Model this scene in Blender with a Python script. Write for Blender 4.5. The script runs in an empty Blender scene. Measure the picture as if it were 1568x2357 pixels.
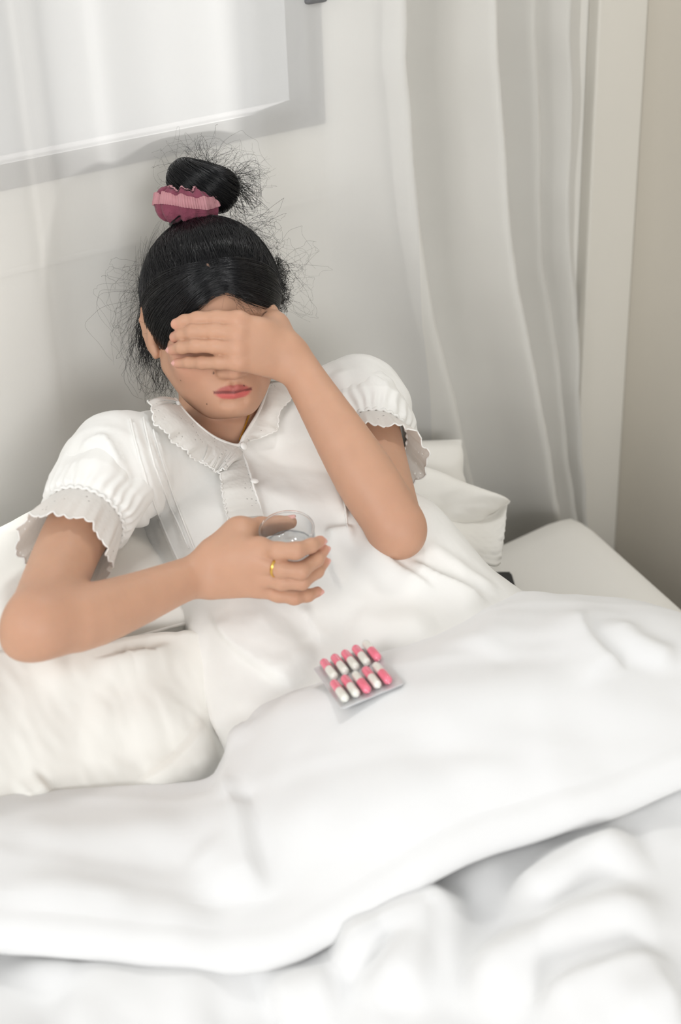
import bpy, bmesh, math, random, time
import numpy as np
from mathutils import Vector, Matrix
from mathutils.bvhtree import BVHTree

T0 = time.time()
random.seed(7)
rng = np.random.default_rng(11)
scene = bpy.context.scene
COL = scene.collection

# ------------------------------------------------------------------ camera
FW, FH = 1568, 2357
LENS, SENSOR = 50.0, 36.0
FPX = LENS / SENSOR * FH
YAW, PITCH, ROLL = math.radians(38.3), math.radians(27.2), math.radians(-2.2)
CAM = np.array([-0.833, -1.423, 1.528])
FWD = np.array([math.sin(YAW) * math.cos(PITCH), math.cos(YAW) * math.cos(PITCH), -math.sin(PITCH)])
_r = np.array([math.cos(YAW), -math.sin(YAW), 0.0])
_u = np.cross(_r, FWD)
RGT = math.cos(ROLL) * _r + math.sin(ROLL) * _u
UPV = -math.sin(ROLL) * _r + math.cos(ROLL) * _u
cam_data = bpy.data.cameras.new('camera')
cam_data.lens = LENS
cam_data.sensor_fit = 'VERTICAL'
cam_data.sensor_height = SENSOR
cam_data.sensor_width = SENSOR
cam_data.clip_start = 0.05
cam_data.dof.use_dof = True
cam_data.dof.focus_distance = 1.56
cam_data.dof.aperture_fstop = 4.0
cam = bpy.data.objects.new('camera', cam_data)
COL.objects.link(cam)
cam.matrix_world = Matrix(((RGT[0], UPV[0], -FWD[0], CAM[0]), (RGT[1], UPV[1], -FWD[1], CAM[1]),
                           (RGT[2], UPV[2], -FWD[2], CAM[2]), (0, 0, 0, 1)))
scene.camera = cam

# ------------------------------------------------------------------ light, exposure
world = bpy.data.worlds.new('world')
scene.world = world
world.use_nodes = True
bgn = world.node_tree.nodes['Background']
bgn.inputs[0].default_value = (0.965, 0.985, 1.0, 1)
bgn.inputs[1].default_value = 0.55
def lamp(name, kind, energy, loc, target, color=(1, 1, 1), size=1.0, size_y=None, angle=0.02):
    d = bpy.data.lights.new(name, kind)
    d.energy = energy
    d.color = color
    if kind == 'AREA':
        d.shape = 'RECTANGLE'
        d.size = size
        d.size_y = size_y or size
    if kind == 'SUN':
        d.angle = angle
    o = bpy.data.objects.new(name, d)
    COL.objects.link(o)
    o.location = loc
    o.rotation_euler = (Vector(target) - Vector(loc)).to_track_quat('-Z', 'Y').to_euler()
    return o
lamp('side_fill_light', 'AREA', 112, (-4.8, -1.9, 3.3), (0.2, -0.2, 0.9), (1.0, 0.995, 0.985), 2.0, 2.0)  # added soft light from the left, standing in for an unseen window
lamp('hair_light', 'AREA', 6.5, (0.55, -0.12, 2.45), (0.0, -0.3, 0.9), (1.0, 0.995, 0.985), 0.2, 0.2)  # added small lamp, placed to raise a highlight on the hair
lamp('front_fill_light', 'AREA', 140, (-2.2, -6.0, 2.1), (0.1, 0.0, 1.0), (1.0, 0.995, 0.985), 2.4, 1.8)  # added fill from behind the camera to brighten the back wall
lamp('window_sun', 'SUN', 20.0, (2.0, 1.0, 2.5), (2.0 - 0.70, 1.0 - 0.27, 2.5 - 0.66), (1, 0.98, 0.95), angle=0.10)
vs = scene.view_settings
vs.view_transform = 'Standard'
vs.look = 'None'
vs.exposure = 0.0
vs.gamma = 1.0
vs.use_curve_mapping = False
cy = scene.cycles
cy.max_bounces = 12
cy.transmission_bounces = 12
cy.diffuse_bounces = 4
cy.glossy_bounces = 4
cy.sample_clamp_indirect = 4.0
cy.transparent_max_bounces = 12
cy.caustics_reflective = False
cy.caustics_refractive = True
cy.use_denoising = True

# ------------------------------------------------------------------ helpers
def ray(px, py):
    return RGT * ((px - FW / 2) / FPX) - UPV * ((py - FH / 2) / FPX) + FWD
def at(px, py, d):
    """a point of the room seen at photograph pixel (px, py), d metres in front of the camera"""
    return CAM + ray(px, py) * d
def depth_of(p):
    return float((np.asarray(p) - CAM) @ FWD)
def proj(P):
    v = np.atleast_2d(P) - CAM
    d = v @ FWD
    return np.stack([FW / 2 + FPX * (v @ RGT) / d, FH / 2 - FPX * (v @ UPV) / d], 1)
def unit(v):
    v = np.asarray(v, float)
    return v / (np.linalg.norm(v) + 1e-12)
def empty(name, loc, label=None, cat=None, group=None):
    o = bpy.data.objects.new(name, None)
    COL.objects.link(o)
    o.location = loc
    o.empty_display_size = 0.05
    tag(o, label, cat, group)
    return o
def tag(o, label=None, cat=None, group=None, kind=None):
    for k, v in (('label', label), ('category', cat), ('group', group), ('kind', kind)):
        if v:
            o[k] = v
    return o
def link_mesh(name, me, mat, parent=None, smooth=True):
    o = bpy.data.objects.new(name, me)
    COL.objects.link(o)
    if mat is not None and not me.materials:
        me.materials.append(mat)
    if smooth:
        me.polygons.foreach_set('use_smooth', np.ones(len(me.polygons), bool))
    if parent is not None:
        o.parent = parent
        bpy.context.view_layer.update()
        o.matrix_parent_inverse = parent.matrix_world.inverted()
    return o
def mesh_np(name, V, Fq, mat=None, parent=None, smooth=True, uv=None):
    """V (n,3), Fq (m,4) quads or (m,3) triangles"""
    me = bpy.data.meshes.new(name)
    V = np.ascontiguousarray(V, np.float32)
    Fq = np.ascontiguousarray(Fq, np.int32)
    k = Fq.shape[1]
    me.vertices.add(len(V))
    me.vertices.foreach_set('co', V.ravel())
    me.loops.add(Fq.size)
    me.loops.foreach_set('vertex_index', Fq.ravel())
    me.polygons.add(len(Fq))
    me.polygons.foreach_set('loop_start', np.arange(0, Fq.size, k, dtype=np.int32))
    me.polygons.foreach_set('loop_total', np.full(len(Fq), k, np.int32))
    me.update(calc_edges=True)
    me.validate()
    if uv is not None:
        lay = me.uv_layers.new(name='UVMap')
        lay.data.foreach_set('uv', np.asarray(uv, np.float32)[Fq.ravel()].ravel())
    return link_mesh(name, me, mat, parent, smooth)
def grid_faces(nu, nv, close_u=False):
    """vertex index = i*nv + j ; i along u"""
    iu = np.arange(nu if close_u else nu - 1)
    jv = np.arange(nv - 1)
    a, b = np.meshgrid(iu, jv, indexing='ij')
    a2 = (a + 1) % nu
    return np.stack([a * nv + b, a2 * nv + b, a2 * nv + b + 1, a * nv + b + 1], -1).reshape(-1, 4)
def grid_obj(name, P, mat, parent=None, uv=True, close_u=False):
    nu, nv = P.shape[:2]
    u = None
    if uv:
        a, b = np.meshgrid(np.linspace(0, 1, nu), np.linspace(0, 1, nv), indexing='ij')
        u = np.stack([a, b], -1).reshape(-1, 2)
    return mesh_np(name, P.reshape(-1, 3), grid_faces(nu, nv, close_u), mat, parent, True, u)
def box_bm(bm, lo, hi, bevel=0.0):
    lo, hi = Vector(lo), Vector(hi)
    r = bmesh.ops.create_cube(bm, size=1.0)
    bmesh.ops.scale(bm, vec=hi - lo, verts=r['verts'])
    bmesh.ops.translate(bm, vec=(lo + hi) / 2, verts=r['verts'])
    if bevel > 0:
        es = list({e for v in r['verts'] for e in v.link_edges})
        bmesh.ops.bevel(bm, geom=es, offset=bevel, segments=2, affect='EDGES', profile=0.5)
def bm_obj(name, bm, mat, parent=None, smooth=False):
    me = bpy.data.meshes.new(name)
    bm.to_mesh(me)
    bm.free()
    return link_mesh(name, me, mat, parent, smooth)
def resample(P, n):
    P = np.asarray(P, float)
    # Catmull-Rom through the points, then equal arc length
    if len(P) > 2:
        Q = np.vstack([2 * P[0] - P[1], P, 2 * P[-1] - P[-2]])
        out = []
        for i in range(len(P) - 1):
            t = np.linspace(0, 1, 12, endpoint=False)[:, None]
            a, b, c, d = Q[i], Q[i + 1], Q[i + 2], Q[i + 3]
            out.append(0.5 * (2 * b + (c - a) * t + (2 * a - 5 * b + 4 * c - d) * t * t + (3 * b - a - 3 * c + d) * t ** 3))
        P = np.vstack(out + [P[-1:]])
    s = np.r_[0, np.cumsum(np.linalg.norm(np.diff(P, axis=0), axis=1))]
    t = np.linspace(0, s[-1], n)
    return np.stack([np.interp(t, s, P[:, k]) for k in range(P.shape[1])], 1)
def tube_mesh(P, r, seg=10, closed=False, flat=None):
    """V, F of a tube along P with radius r (scalar or per point)"""
    P = np.asarray(P, float)
    n = len(P)
    r = np.broadcast_to(np.asarray(r, float), (n,))
    if closed:
        T = np.roll(P, -1, 0) - np.roll(P, 1, 0)
    else:
        T = np.gradient(P, axis=0)
    T /= np.linalg.norm(T, axis=1)[:, None] + 1e-12
    up = np.array([0, 0, 1.0]) if abs(T[0][2]) < 0.9 else np.array([1.0, 0, 0])
    A = np.cross(T[0], up); A /= np.linalg.norm(A)
    rows = []
    for i in range(n):
        A = A - T[i] * (A @ T[i]); A /= np.linalg.norm(A) + 1e-12
        B = np.cross(T[i], A)
        a = np.linspace(0, 2 * np.pi, seg, endpoint=False)
        rows.append(P[i] + r[i] * (np.cos(a)[:, None] * A + np.sin(a)[:, None] * B))
    V = np.array(rows)                      # n, seg
    V = V.transpose(1, 0, 2)                # seg, n
    if closed:
        V = np.concatenate([V, V[:, :1]], 1)
        n += 1
    F = grid_faces(seg, n, True)
    return V.reshape(-1, 3), F
def join_vf(parts):
    Vs, Fs, o = [], [], 0
    for V, F in parts:
        Vs.append(V); Fs.append(F + o); o += len(V)
    return np.vstack(Vs), np.vstack(Fs)
_ph = rng.uniform(0, 6.28, (40, 3))
_dr = rng.normal(size=(40, 3))
_dr /= np.linalg.norm(_dr, axis=1)[:, None]
def noise(P, scale, seed=0, octaves=3):
    """cheap smooth 3-D noise in about [-1, 1]"""
    P = np.asarray(P, float) / scale
    out = np.zeros(P.shape[:-1]); amp = 1.0; tot = 0
    for o in range(octaves):
        s = 0
        for k in range(5):
            i = (seed * 5 + o * 3 + k * 7) % 40
            s = s + np.sin(P @ _dr[i] * 6.28 * (0.7 + 0.13 * k) + _ph[i, 0] + 1.7 * np.sin(P @ _dr[(i + 11) % 40] * 3.1 + _ph[i, 1]))
        out += amp * s / 5
        tot += amp * 0.6
        amp *= 0.5
        P = P * 2.03
    return out / tot
def sstep(a, b, x):
    t = np.clip((x - a) / (b - a), 0, 1)
    return t * t * (3 - 2 * t)

# ------------------------------------------------------------------ materials
def new_mat(name):
    m = bpy.data.materials.new(name)
    m.use_nodes = True
    nt = m.node_tree
    b = nt.nodes['Principled BSDF']
    return m, nt, b
def N(nt, kind, **kw):
    n = nt.nodes.new(kind)
    for k, v in kw.items():
        if k in n.inputs:
            n.inputs[k].default_value = v
        else:
            setattr(n, k, v)
    return n
def fabric(name, color, rough=0.9, weave=1400, bump=0.05, wr_scale=14, wr=0.12, trans=0.0, sheen=0.15, var=0.03):
    m, nt, b = new_mat(name)
    L = nt.links.new
    tc = N(nt, 'ShaderNodeTexCoord')
    n1 = N(nt, 'ShaderNodeTexNoise', Scale=wr_scale, Detail=3.0)
    n2 = N(nt, 'ShaderNodeTexNoise', Scale=weave, Detail=1.0)
    L(tc.outputs['Object'], n1.inputs['Vector']); L(tc.outputs['Object'], n2.inputs['Vector'])
    mix = N(nt, 'ShaderNodeMix', data_type='RGBA')
    mix.inputs[6].default_value = (*[c * (1 - var) for c in color], 1)
    mix.inputs[7].default_value = (*[min(1, c * (1 + var)) for c in color], 1)
    L(n1.outputs['Fac'], mix.inputs[0])
    L(mix.outputs[2], b.inputs['Base Color'])
    b1 = N(nt, 'ShaderNodeBump', Strength=wr, Distance=0.02)
    b2 = N(nt, 'ShaderNodeBump', Strength=bump, Distance=0.001)
    L(n1.outputs['Fac'], b1.inputs['Height']); L(n2.outputs['Fac'], b2.inputs['Height'])
    L(b1.outputs['Normal'], b2.inputs['Normal']); L(b2.outputs['Normal'], b.inputs['Normal'])
    b.inputs['Roughness'].default_value = rough
    b.inputs['Specular IOR Level'].default_value = 0.25
    b.inputs['Sheen Weight'].default_value = sheen
    if trans > 0:
        t = N(nt, 'ShaderNodeBsdfTranslucent')
        t.inputs['Color'].default_value = (*color, 1)
        ms = N(nt, 'ShaderNodeMixShader', Fac=trans)
        L(b.outputs[0], ms.inputs[1]); L(t.outputs[0], ms.inputs[2])
        L(ms.outputs[0], nt.nodes['Material Output'].inputs[0])
    return m
def plain(name, color, rough=0.5, metal=0.0, spec=0.5, var=0.05, scale=30, bump=0.0):
    m, nt, b = new_mat(name)
    L = nt.links.new
    tc = N(nt, 'ShaderNodeTexCoord')
    n1 = N(nt, 'ShaderNodeTexNoise', Scale=scale, Detail=4.0)
    L(tc.outputs['Object'], n1.inputs['Vector'])
    mix = N(nt, 'ShaderNodeMix', data_type='RGBA')
    mix.inputs[6].default_value = (*[c * (1 - var) for c in color], 1)
    mix.inputs[7].default_value = (*[min(1, c * (1 + var)) for c in color], 1)
    L(n1.outputs['Fac'], mix.inputs[0]); L(mix.outputs[2], b.inputs['Base Color'])
    if bump:
        bp = N(nt, 'ShaderNodeBump', Strength=bump, Distance=0.002)
        L(n1.outputs['Fac'], bp.inputs['Height']); L(bp.outputs['Normal'], b.inputs['Normal'])
    b.inputs['Roughness'].default_value = rough
    b.inputs['Metallic'].default_value = metal
    b.inputs['Specular IOR Level'].default_value = spec
    return m

M_wall = plain('painted_plaster', (0.84, 0.82, 0.77), 0.85, spec=0.2, var=0.02, scale=6, bump=0.03)
M_floor = plain('floor_tile', (0.55, 0.5, 0.42), 0.5, scale=4)
M_alu = plain('grey_aluminium', (0.14, 0.14, 0.145), 0.5, 0.0, scale=60)
M_duvet = fabric('white_cotton', (0.77, 0.77, 0.768), wr_scale=5, wr=0.035)
M_sheet = fabric('cream_cotton', (0.82, 0.805, 0.76), wr_scale=9, wr=0.07)
M_pillow = fabric('pillow_cotton', (0.84, 0.82, 0.775), wr_scale=12, wr=0.14)
M_dress = fabric('nightgown_cotton', (0.85, 0.84, 0.81), wr_scale=20, wr=0.10, trans=0.05)
M_black = plain('black_glass', (0.012, 0.012, 0.013), 0.15, scale=10)
M_gold = plain('gold', (0.85, 0.55, 0.13), 0.28, 1.0, scale=40)
M_nail = plain('nail', (0.72, 0.38, 0.33), 0.3, spec=0.5, var=0.04)
M_button = plain('pearl_button', (0.82, 0.81, 0.78), 0.3)

def mat_curtain():
    m, nt, b = new_mat('sheer_curtain')
    L = nt.links.new
    tc = N(nt, 'ShaderNodeTexCoord')
    wv = N(nt, 'ShaderNodeTexNoise', Scale=500.0, Detail=1.0)
    mp = N(nt, 'ShaderNodeMapping')
    mp.inputs['Scale'].default_value = (1, 1, 0.15)
    L(tc.outputs['Object'], mp.inputs[0]); L(mp.outputs[0], wv.inputs['Vector'])
    bp = N(nt, 'ShaderNodeBump', Strength=0.08, Distance=0.001)
    L(wv.outputs['Fac'], bp.inputs['Height'])
    d = N(nt, 'ShaderNodeBsdfDiffuse'); d.inputs['Color'].default_value = (0.95, 0.94, 0.915, 1)
    L(bp.outputs['Normal'], d.inputs['Normal'])
    t = N(nt, 'ShaderNodeBsdfTranslucent'); t.inputs['Color'].default_value = (0.86, 0.86, 0.85, 1)
    tr = N(nt, 'ShaderNodeBsdfTransparent'); tr.inputs['Color'].default_value = (1, 1, 1, 1)
    m1 = N(nt, 'ShaderNodeMixShader', Fac=0.28)
    m2 = N(nt, 'ShaderNodeMixShader', Fac=0.32)
    L(d.outputs[0], m1.inputs[1]); L(t.outputs[0], m1.inputs[2])
    L(m1.outputs[0], m2.inputs[1]); L(tr.outputs[0], m2.inputs[2])
    L(m2.outputs[0], nt.nodes['Material Output'].inputs[0])
    return m
M_curtain = mat_curtain()
M_drape = fabric('curtain_drape', (0.70, 0.685, 0.645), wr_scale=8, wr=0.04, trans=0.12)  # same cloth made opaque; shade of the folds is put into its darker colour
def mat_skin():
    m, nt, b = new_mat('skin')
    L = nt.links.new
    at_ = N(nt, 'ShaderNodeAttribute', attribute_name='Col')
    tc = N(nt, 'ShaderNodeTexCoord')
    n1 = N(nt, 'ShaderNodeTexNoise', Scale=45.0, Detail=4.0)
    L(tc.outputs['Object'], n1.inputs['Vector'])
    mr = N(nt, 'ShaderNodeMapRange'); mr.inputs[3].default_value = 0.93; mr.inputs[4].default_value = 1.07
    L(n1.outputs['Fac'], mr.inputs[0])
    mx = N(nt, 'ShaderNodeMix', data_type='RGBA', blend_type='MULTIPLY'); mx.inputs[0].default_value = 1
    cmb = N(nt, 'ShaderNodeCombineColor')
    for i in range(3):
        L(mr.outputs[0], cmb.inputs[i])
    L(at_.outputs['Color'], mx.inputs[6]); L(cmb.outputs[0], mx.inputs[7])
    L(mx.outputs[2], b.inputs['Base Color'])
    n2 = N(nt, 'ShaderNodeTexNoise', Scale=900.0, Detail=2.0)
    L(tc.outputs['Object'], n2.inputs['Vector'])
    bp = N(nt, 'ShaderNodeBump', Strength=0.12, Distance=0.0006)
    L(n2.outputs['Fac'], bp.inputs['Height']); L(bp.outputs['Normal'], b.inputs['Normal'])
    b.inputs['Roughness'].default_value = 0.5
    b.inputs['Specular IOR Level'].default_value = 0.35
    b.inputs['Subsurface Weight'].default_value = 0.25
    b.inputs['Subsurface Radius'].default_value = (1.0, 0.4, 0.2)
    b.inputs['Subsurface Scale'].default_value = 0.004
    return m
M_skin = mat_skin()
def mat_hair():
    m, nt, b = new_mat('black_hair')
    b.inputs['Base Color'].default_value = (0.005, 0.005, 0.0055, 1)
    b.inputs['Roughness'].default_value = 0.42
    b.inputs['Specular IOR Level'].default_value = 0.18
    return m
M_hair = mat_hair()
def mat_strand():
    m, nt, b = new_mat('hair_strand')
    b.inputs['Base Color'].default_value = (0.0045, 0.0047, 0.0055, 1)
    b.inputs['Roughness'].default_value = 0.20
    b.inputs['Specular IOR Level'].default_value = 0.36
    return m
M_strand = mat_strand()
def mat_lace():
    m, nt, b = new_mat('eyelet_lace')
    L = nt.links.new
    uv = N(nt, 'ShaderNodeTexCoord')
    vo = N(nt, 'ShaderNodeTexVoronoi', Scale=190.0)
    L(uv.outputs['Object'], vo.inputs['Vector'])
    big = N(nt, 'ShaderNodeTexNoise', Scale=55.0, Detail=0.0)
    L(uv.outputs['Object'], big.inputs['Vector'])
    th = N(nt, 'ShaderNodeMath', operation='LESS_THAN'); th.inputs[1].default_value = 0.20
    L(vo.outputs['Distance'], th.inputs[0])
    gate = N(nt, 'ShaderNodeMath', operation='GREATER_THAN'); gate.inputs[1].default_value = 0.60
    L(big.outputs['Fac'], gate.inputs[0])
    hole = N(nt, 'ShaderNodeMath', operation='MULTIPLY')
    L(th.outputs[0], hole.inputs[0]); L(gate.outputs[0], hole.inputs[1])
    bp = N(nt, 'ShaderNodeBump', Strength=0.35, Distance=0.001)
    L(vo.outputs['Distance'], bp.inputs['Height'])
    b.inputs['Base Color'].default_value = (0.85, 0.835, 0.80, 1)
    b.inputs['Roughness'].default_value = 0.9
    b.inputs['Specular IOR Level'].default_value = 0.2
    L(bp.outputs['Normal'], b.inputs['Normal'])
    t = N(nt, 'ShaderNodeBsdfTranslucent'); t.inputs['Color'].default_value = (0.84, 0.83, 0.80, 1)
    tr = N(nt, 'ShaderNodeBsdfTransparent')
    m1 = N(nt, 'ShaderNodeMixShader', Fac=0.2)
    L(b.outputs[0], m1.inputs[1]); L(t.outputs[0], m1.inputs[2])
    fac = N(nt, 'ShaderNodeMapRange'); fac.inputs[3].default_value = 0.08; fac.inputs[4].default_value = 0.5
    L(hole.outputs[0], fac.inputs[0])
    m2 = N(nt, 'ShaderNodeMixShader')
    L(fac.outputs[0], m2.inputs[0]); L(m1.outputs[0], m2.inputs[1]); L(tr.outputs[0], m2.inputs[2])
    L(m2.outputs[0], nt.nodes['Material Output'].inputs[0])
    return m
M_lace = mat_lace()
def mat_glass(name, ior=1.45, color=(1, 1, 1)):
    m, nt, b = new_mat(name)
    b.inputs['Base Color'].default_value = (*color, 1)
    b.inputs['Transmission Weight'].default_value = 1.0
    b.inputs['Roughness'].default_value = 0.0
    b.inputs['IOR'].default_value = ior
    L = nt.links.new
    # light passes through clear glass: no black shadow under it
    return m
def mat_thin(name, lo=0.04, tint=(1, 1, 1), edge=None, wave=0.0, hi=0.75):
    """thin clear wall: reflects more at grazing angles, the same from both sides"""
    m, nt, b = new_mat(name)
    nt.nodes.remove(b)
    g = N(nt, 'ShaderNodeBsdfGlossy'); g.inputs['Roughness'].default_value = 0.03
    t = N(nt, 'ShaderNodeBsdfTransparent'); t.inputs['Color'].default_value = (*tint, 1)
    lw = N(nt, 'ShaderNodeLayerWeight', Blend=0.5)
    pw = N(nt, 'ShaderNodeMath', operation='POWER'); pw.inputs[1].default_value = 4.0
    mr = N(nt, 'ShaderNodeMapRange'); mr.inputs[3].default_value = lo; mr.inputs[4].default_value = hi
    mx = N(nt, 'ShaderNodeMixShader')
    L = nt.links.new
    L(lw.outputs['Facing'], pw.inputs[0]); L(pw.outputs[0], mr.inputs[0]); L(mr.outputs[0], mx.inputs[0])
    if edge:          # a longer way through the wall takes more light
        p2 = N(nt, 'ShaderNodeMath', operation='POWER'); p2.inputs[1].default_value = 2.5
        L(lw.outputs['Facing'], p2.inputs[0])
        cm = N(nt, 'ShaderNodeMix', data_type='RGBA')
        cm.inputs[6].default_value = (*tint, 1); cm.inputs[7].default_value = (*edge, 1)
        L(p2.outputs[0], cm.inputs[0]); L(cm.outputs[2], t.inputs['Color'])
    if wave:
        tc = N(nt, 'ShaderNodeTexCoord'); nz = N(nt, 'ShaderNodeTexNoise', Scale=90.0, Detail=1.0)
        bp = N(nt, 'ShaderNodeBump', Strength=wave, Distance=0.004)
        L(tc.outputs['Object'], nz.inputs['Vector']); L(nz.outputs['Fac'], bp.inputs['Height'])
        L(bp.outputs['Normal'], g.inputs['Normal']); L(bp.outputs['Normal'], lw.inputs['Normal'])
    L(t.outputs[0], mx.inputs[1]); L(g.outputs[0], mx.inputs[2])
    L(mx.outputs[0], nt.nodes['Material Output'].inputs[0])
    return m
M_glass = mat_thin('clear_glass', 0.04, (0.985, 0.99, 0.99), (0.74, 0.77, 0.80), hi=0.5)
M_water = mat_thin('water', 0.10, (0.975, 0.985, 0.99), (0.80, 0.83, 0.86), 0.9, 0.9)

# ------------------------------------------------------------------ implicit surfaces (the body and the gown are grown as one skin each)
def smin(a, b, k):
    h = np.clip(0.5 + 0.5 * (b - a) / k, 0, 1)
    return b + (a - b) * h - k * h * (1 - h)
def smax(a, b, k):
    return -smin(-a, -b, k)
def cone(p, a, b, ra, rb):
    a = np.asarray(a, float); ba = np.asarray(b, float) - a
    pa = p - a
    h = np.clip((pa @ ba) / (ba @ ba), 0, 1)
    return np.linalg.norm(pa - h[:, None] * ba, axis=1) - (ra + (rb - ra) * h)
def ball(p, c, r):
    return np.linalg.norm(p - np.asarray(c), axis=1) - r
def ell(p, c, r, M=None):
    q = p - np.asarray(c)
    if M is not None:
        q = q @ M
    r = np.asarray(r, float)
    k0 = np.linalg.norm(q / r, axis=1); k1 = np.linalg.norm(q / (r * r), axis=1) + 1e-9
    return k0 * (k0 - 1) / k1
_limbs = {}
def limb(p, pts, rad, n=11):
    """one evenly tapering limb along a bent centre line"""
    key = tuple(np.round(np.concatenate([np.ravel(pts), rad]), 5))
    if key not in _limbs:
        _limbs[key] = resample(np.c_[np.array(pts), np.array(rad)], n)
    Q = _limbs[key]
    d = None
    for i in range(n - 1):
        c = cone(p, Q[i, :3], Q[i + 1, :3], Q[i, 3], Q[i + 1, 3])
        d = c if d is None else np.minimum(d, c)
    return d
class Group:
    def __init__(s, fn, pts, rad):
        pts = np.asarray(pts, float)
        s.fn = fn; s.lo = pts.min(0) - rad; s.hi = pts.max(0) + rad
    def near(s, c, m):
        return np.all(c > s.lo - m) and np.all(c < s.hi + m)
def mesh_sdf(fn, lo, hi, h, bs=14, lip=1.5, fn_block=None, want=None):
    lo = np.asarray(lo, float)
    nb = np.ceil((np.asarray(hi) - lo) / (h * bs)).astype(int)
    n = nb * bs + 1
    ax = [lo[i] + (np.arange(nb[i]) + 0.5) * h * bs for i in range(3)]
    G = np.stack(np.meshgrid(*ax, indexing='ij'), -1).reshape(-1, 3)
    IJ = np.stack(np.meshgrid(*[np.arange(k) for k in nb], indexing='ij'), -1).reshape(-1, 3)
    d = np.concatenate([fn(G[i:i + 20000]) for i in range(0, len(G), 20000)])
    keep = np.abs(d) < h * bs * 0.87 * lip
    G, IJ = G[keep], IJ[keep]
    if want is not None:
        keep = want(G, h * bs)
        G, IJ = G[keep], IJ[keep]
    loc = np.arange(bs + 1)
    LI = np.stack(np.meshgrid(loc, loc, loc, indexing='ij'), -1).reshape(-1, 3)
    ids, pos, quads = [], [], []
    stride = np.array([n[1] * n[2], n[2], 1], np.int64)
    for c, ij in zip(G, IJ):
        f = fn_block(c, h * bs) if fn_block else fn
        base = ij * bs
        P = lo + (LI + base) * h
        v = f(P).reshape(bs + 1, bs + 1, bs + 1)
        s = v < 0
        if s.all() or not s.any():
            continue
        acc = np.zeros((bs, bs, bs, 3)); cnt = np.zeros((bs, bs, bs))
        for axis in range(3):
            o1, o2 = [k for k in range(3) if k != axis]
            for da in (0, 1):
                for db in (0, 1):
                    sl0 = [slice(0, bs)] * 3; sl1 = [slice(0, bs)] * 3
                    sl0[o1] = sl1[o1] = slice(da, bs + da); sl0[o2] = sl1[o2] = slice(db, bs + db)
                    sl1[axis] = slice(1, bs + 1)
                    v0, v1 = v[tuple(sl0)], v[tuple(sl1)]
                    m = (v0 < 0) != (v1 < 0)
                    t = np.where(m, v0 / np.where(m, v0 - v1, 1), 0)
                    cnt += m
                    acc[..., axis] += m * t
                    acc[..., o1] += m * da; acc[..., o2] += m * db
        act = np.argwhere(cnt > 0)
        off = acc[cnt > 0] / cnt[cnt > 0][:, None]
        gi = act + base
        ids.append(gi @ stride); pos.append(lo + (gi + off) * h)
        for axis in range(3):
            sl1 = [slice(0, bs)] * 3; sl1[axis] = slice(1, bs + 1)
            v0, v1 = s[:bs, :bs, :bs], s[tuple(sl1)]
            e = np.argwhere(v0 != v1)
            if not len(e):
                continue
            flip = v0[v0 != v1]
            o1, o2 = [(1, 2), (2, 0), (0, 1)][axis]
            q = (e + base) @ stride
            a, b = stride[o1], stride[o2]
            Q = np.stack([q - a - b, q - b, q, q - a], 1)
            Q[~flip] = Q[~flip][:, ::-1]
            quads.append(Q)
    ids = np.concatenate(ids); pos = np.concatenate(pos); Q = np.concatenate(quads)
    order = np.argsort(ids); ids = ids[order]; pos = pos[order]
    k = np.searchsorted(ids, Q); k = np.clip(k, 0, len(ids) - 1)
    ok = (ids[k] == Q).all(1)
    k = k[ok]
    # one Newton step on to the surface
    e = h * 0.4
    out = pos.copy()
    for i in range(0, len(pos), 20000):
        p = pos[i:i + 20000]
        d0 = fn(p)
        g = np.stack([fn(p + np.eye(3)[j] * e) - fn(p - np.eye(3)[j] * e) for j in range(3)], 1) / (2 * e)
        st = d0[:, None] * g / (np.sum(g * g, 1)[:, None] + 1e-6)
        ln = np.linalg.norm(st, axis=1)[:, None]
        out[i:i + 20000] = p - st * np.minimum(1, 0.7 * h / (ln + 1e-9))
    return out, k
def vert_normals(V, Fq):
    a = V[Fq[:, 2]] - V[Fq[:, 0]]; b = V[Fq[:, 3 if Fq.shape[1] == 4 else 1]] - V[Fq[:, 1 if Fq.shape[1] == 4 else 0]]
    fn = np.cross(a, b)
    out = np.zeros_like(V)
    for j in range(Fq.shape[1]):
        np.add.at(out, Fq[:, j], fn)
    return out / (np.linalg.norm(out, axis=1)[:, None] + 1e-12)
def trace(fn, px, py, t0=1.0, t1=2.2):
    r = ray(px, py); t = t0
    for _ in range(160):
        d = float(fn((CAM + r * t)[None])[0])
        if d < 2e-4:
            return t
        t += d * 0.7
        if t > t1:
            return None
    return t

# ------------------------------------------------------------------ head frame
HS = 0.90
HP = np.array([-0.009, -0.1692, 1.0017])
HR = np.array([[0.9153, -0.3877, 0.1091], [-0.4013, -0.9007, 0.1662], [-0.0338, 0.1959, 0.98]])
def h2w(l):
    return HP + HS * (np.asarray(l, float) @ HR.T)
def w2h(p):
    return ((np.asarray(p) - HP) @ HR) / HS
CR_C = np.array([0, -0.014, 0.030]); CR_R = np.array([0.0765, 0.097, 0.0865])

# ------------------------------------------------------------------ person: joints
SR, SL = at(275, 1065, 1.475), at(828, 925, 1.655)
MID = (SR + SL) / 2
ER, WR = at(88, 1437, 1.255), at(462, 1321, 1.378)
EL, WL = at(908, 1208, 1.455), at(676, 828, 1.500)
CHEST = MID + np.array([0.0, -0.018, -0.110])
BELLY = np.array([-0.006, -0.405, 0.735])
PELV = np.array([0.0, -0.53, 0.655])
NECKB = at(520, 992, 1.612)
AX = unit(BELLY - MID)
NF = unit(np.cross(np.array([1.0, 0, 0]), AX)); NF = NF if NF[2] > 0 else -NF
TM = np.stack([np.array([1.0, 0, 0]), NF, unit(np.cross(np.array([1.0, 0, 0]), NF))], 1)

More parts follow.
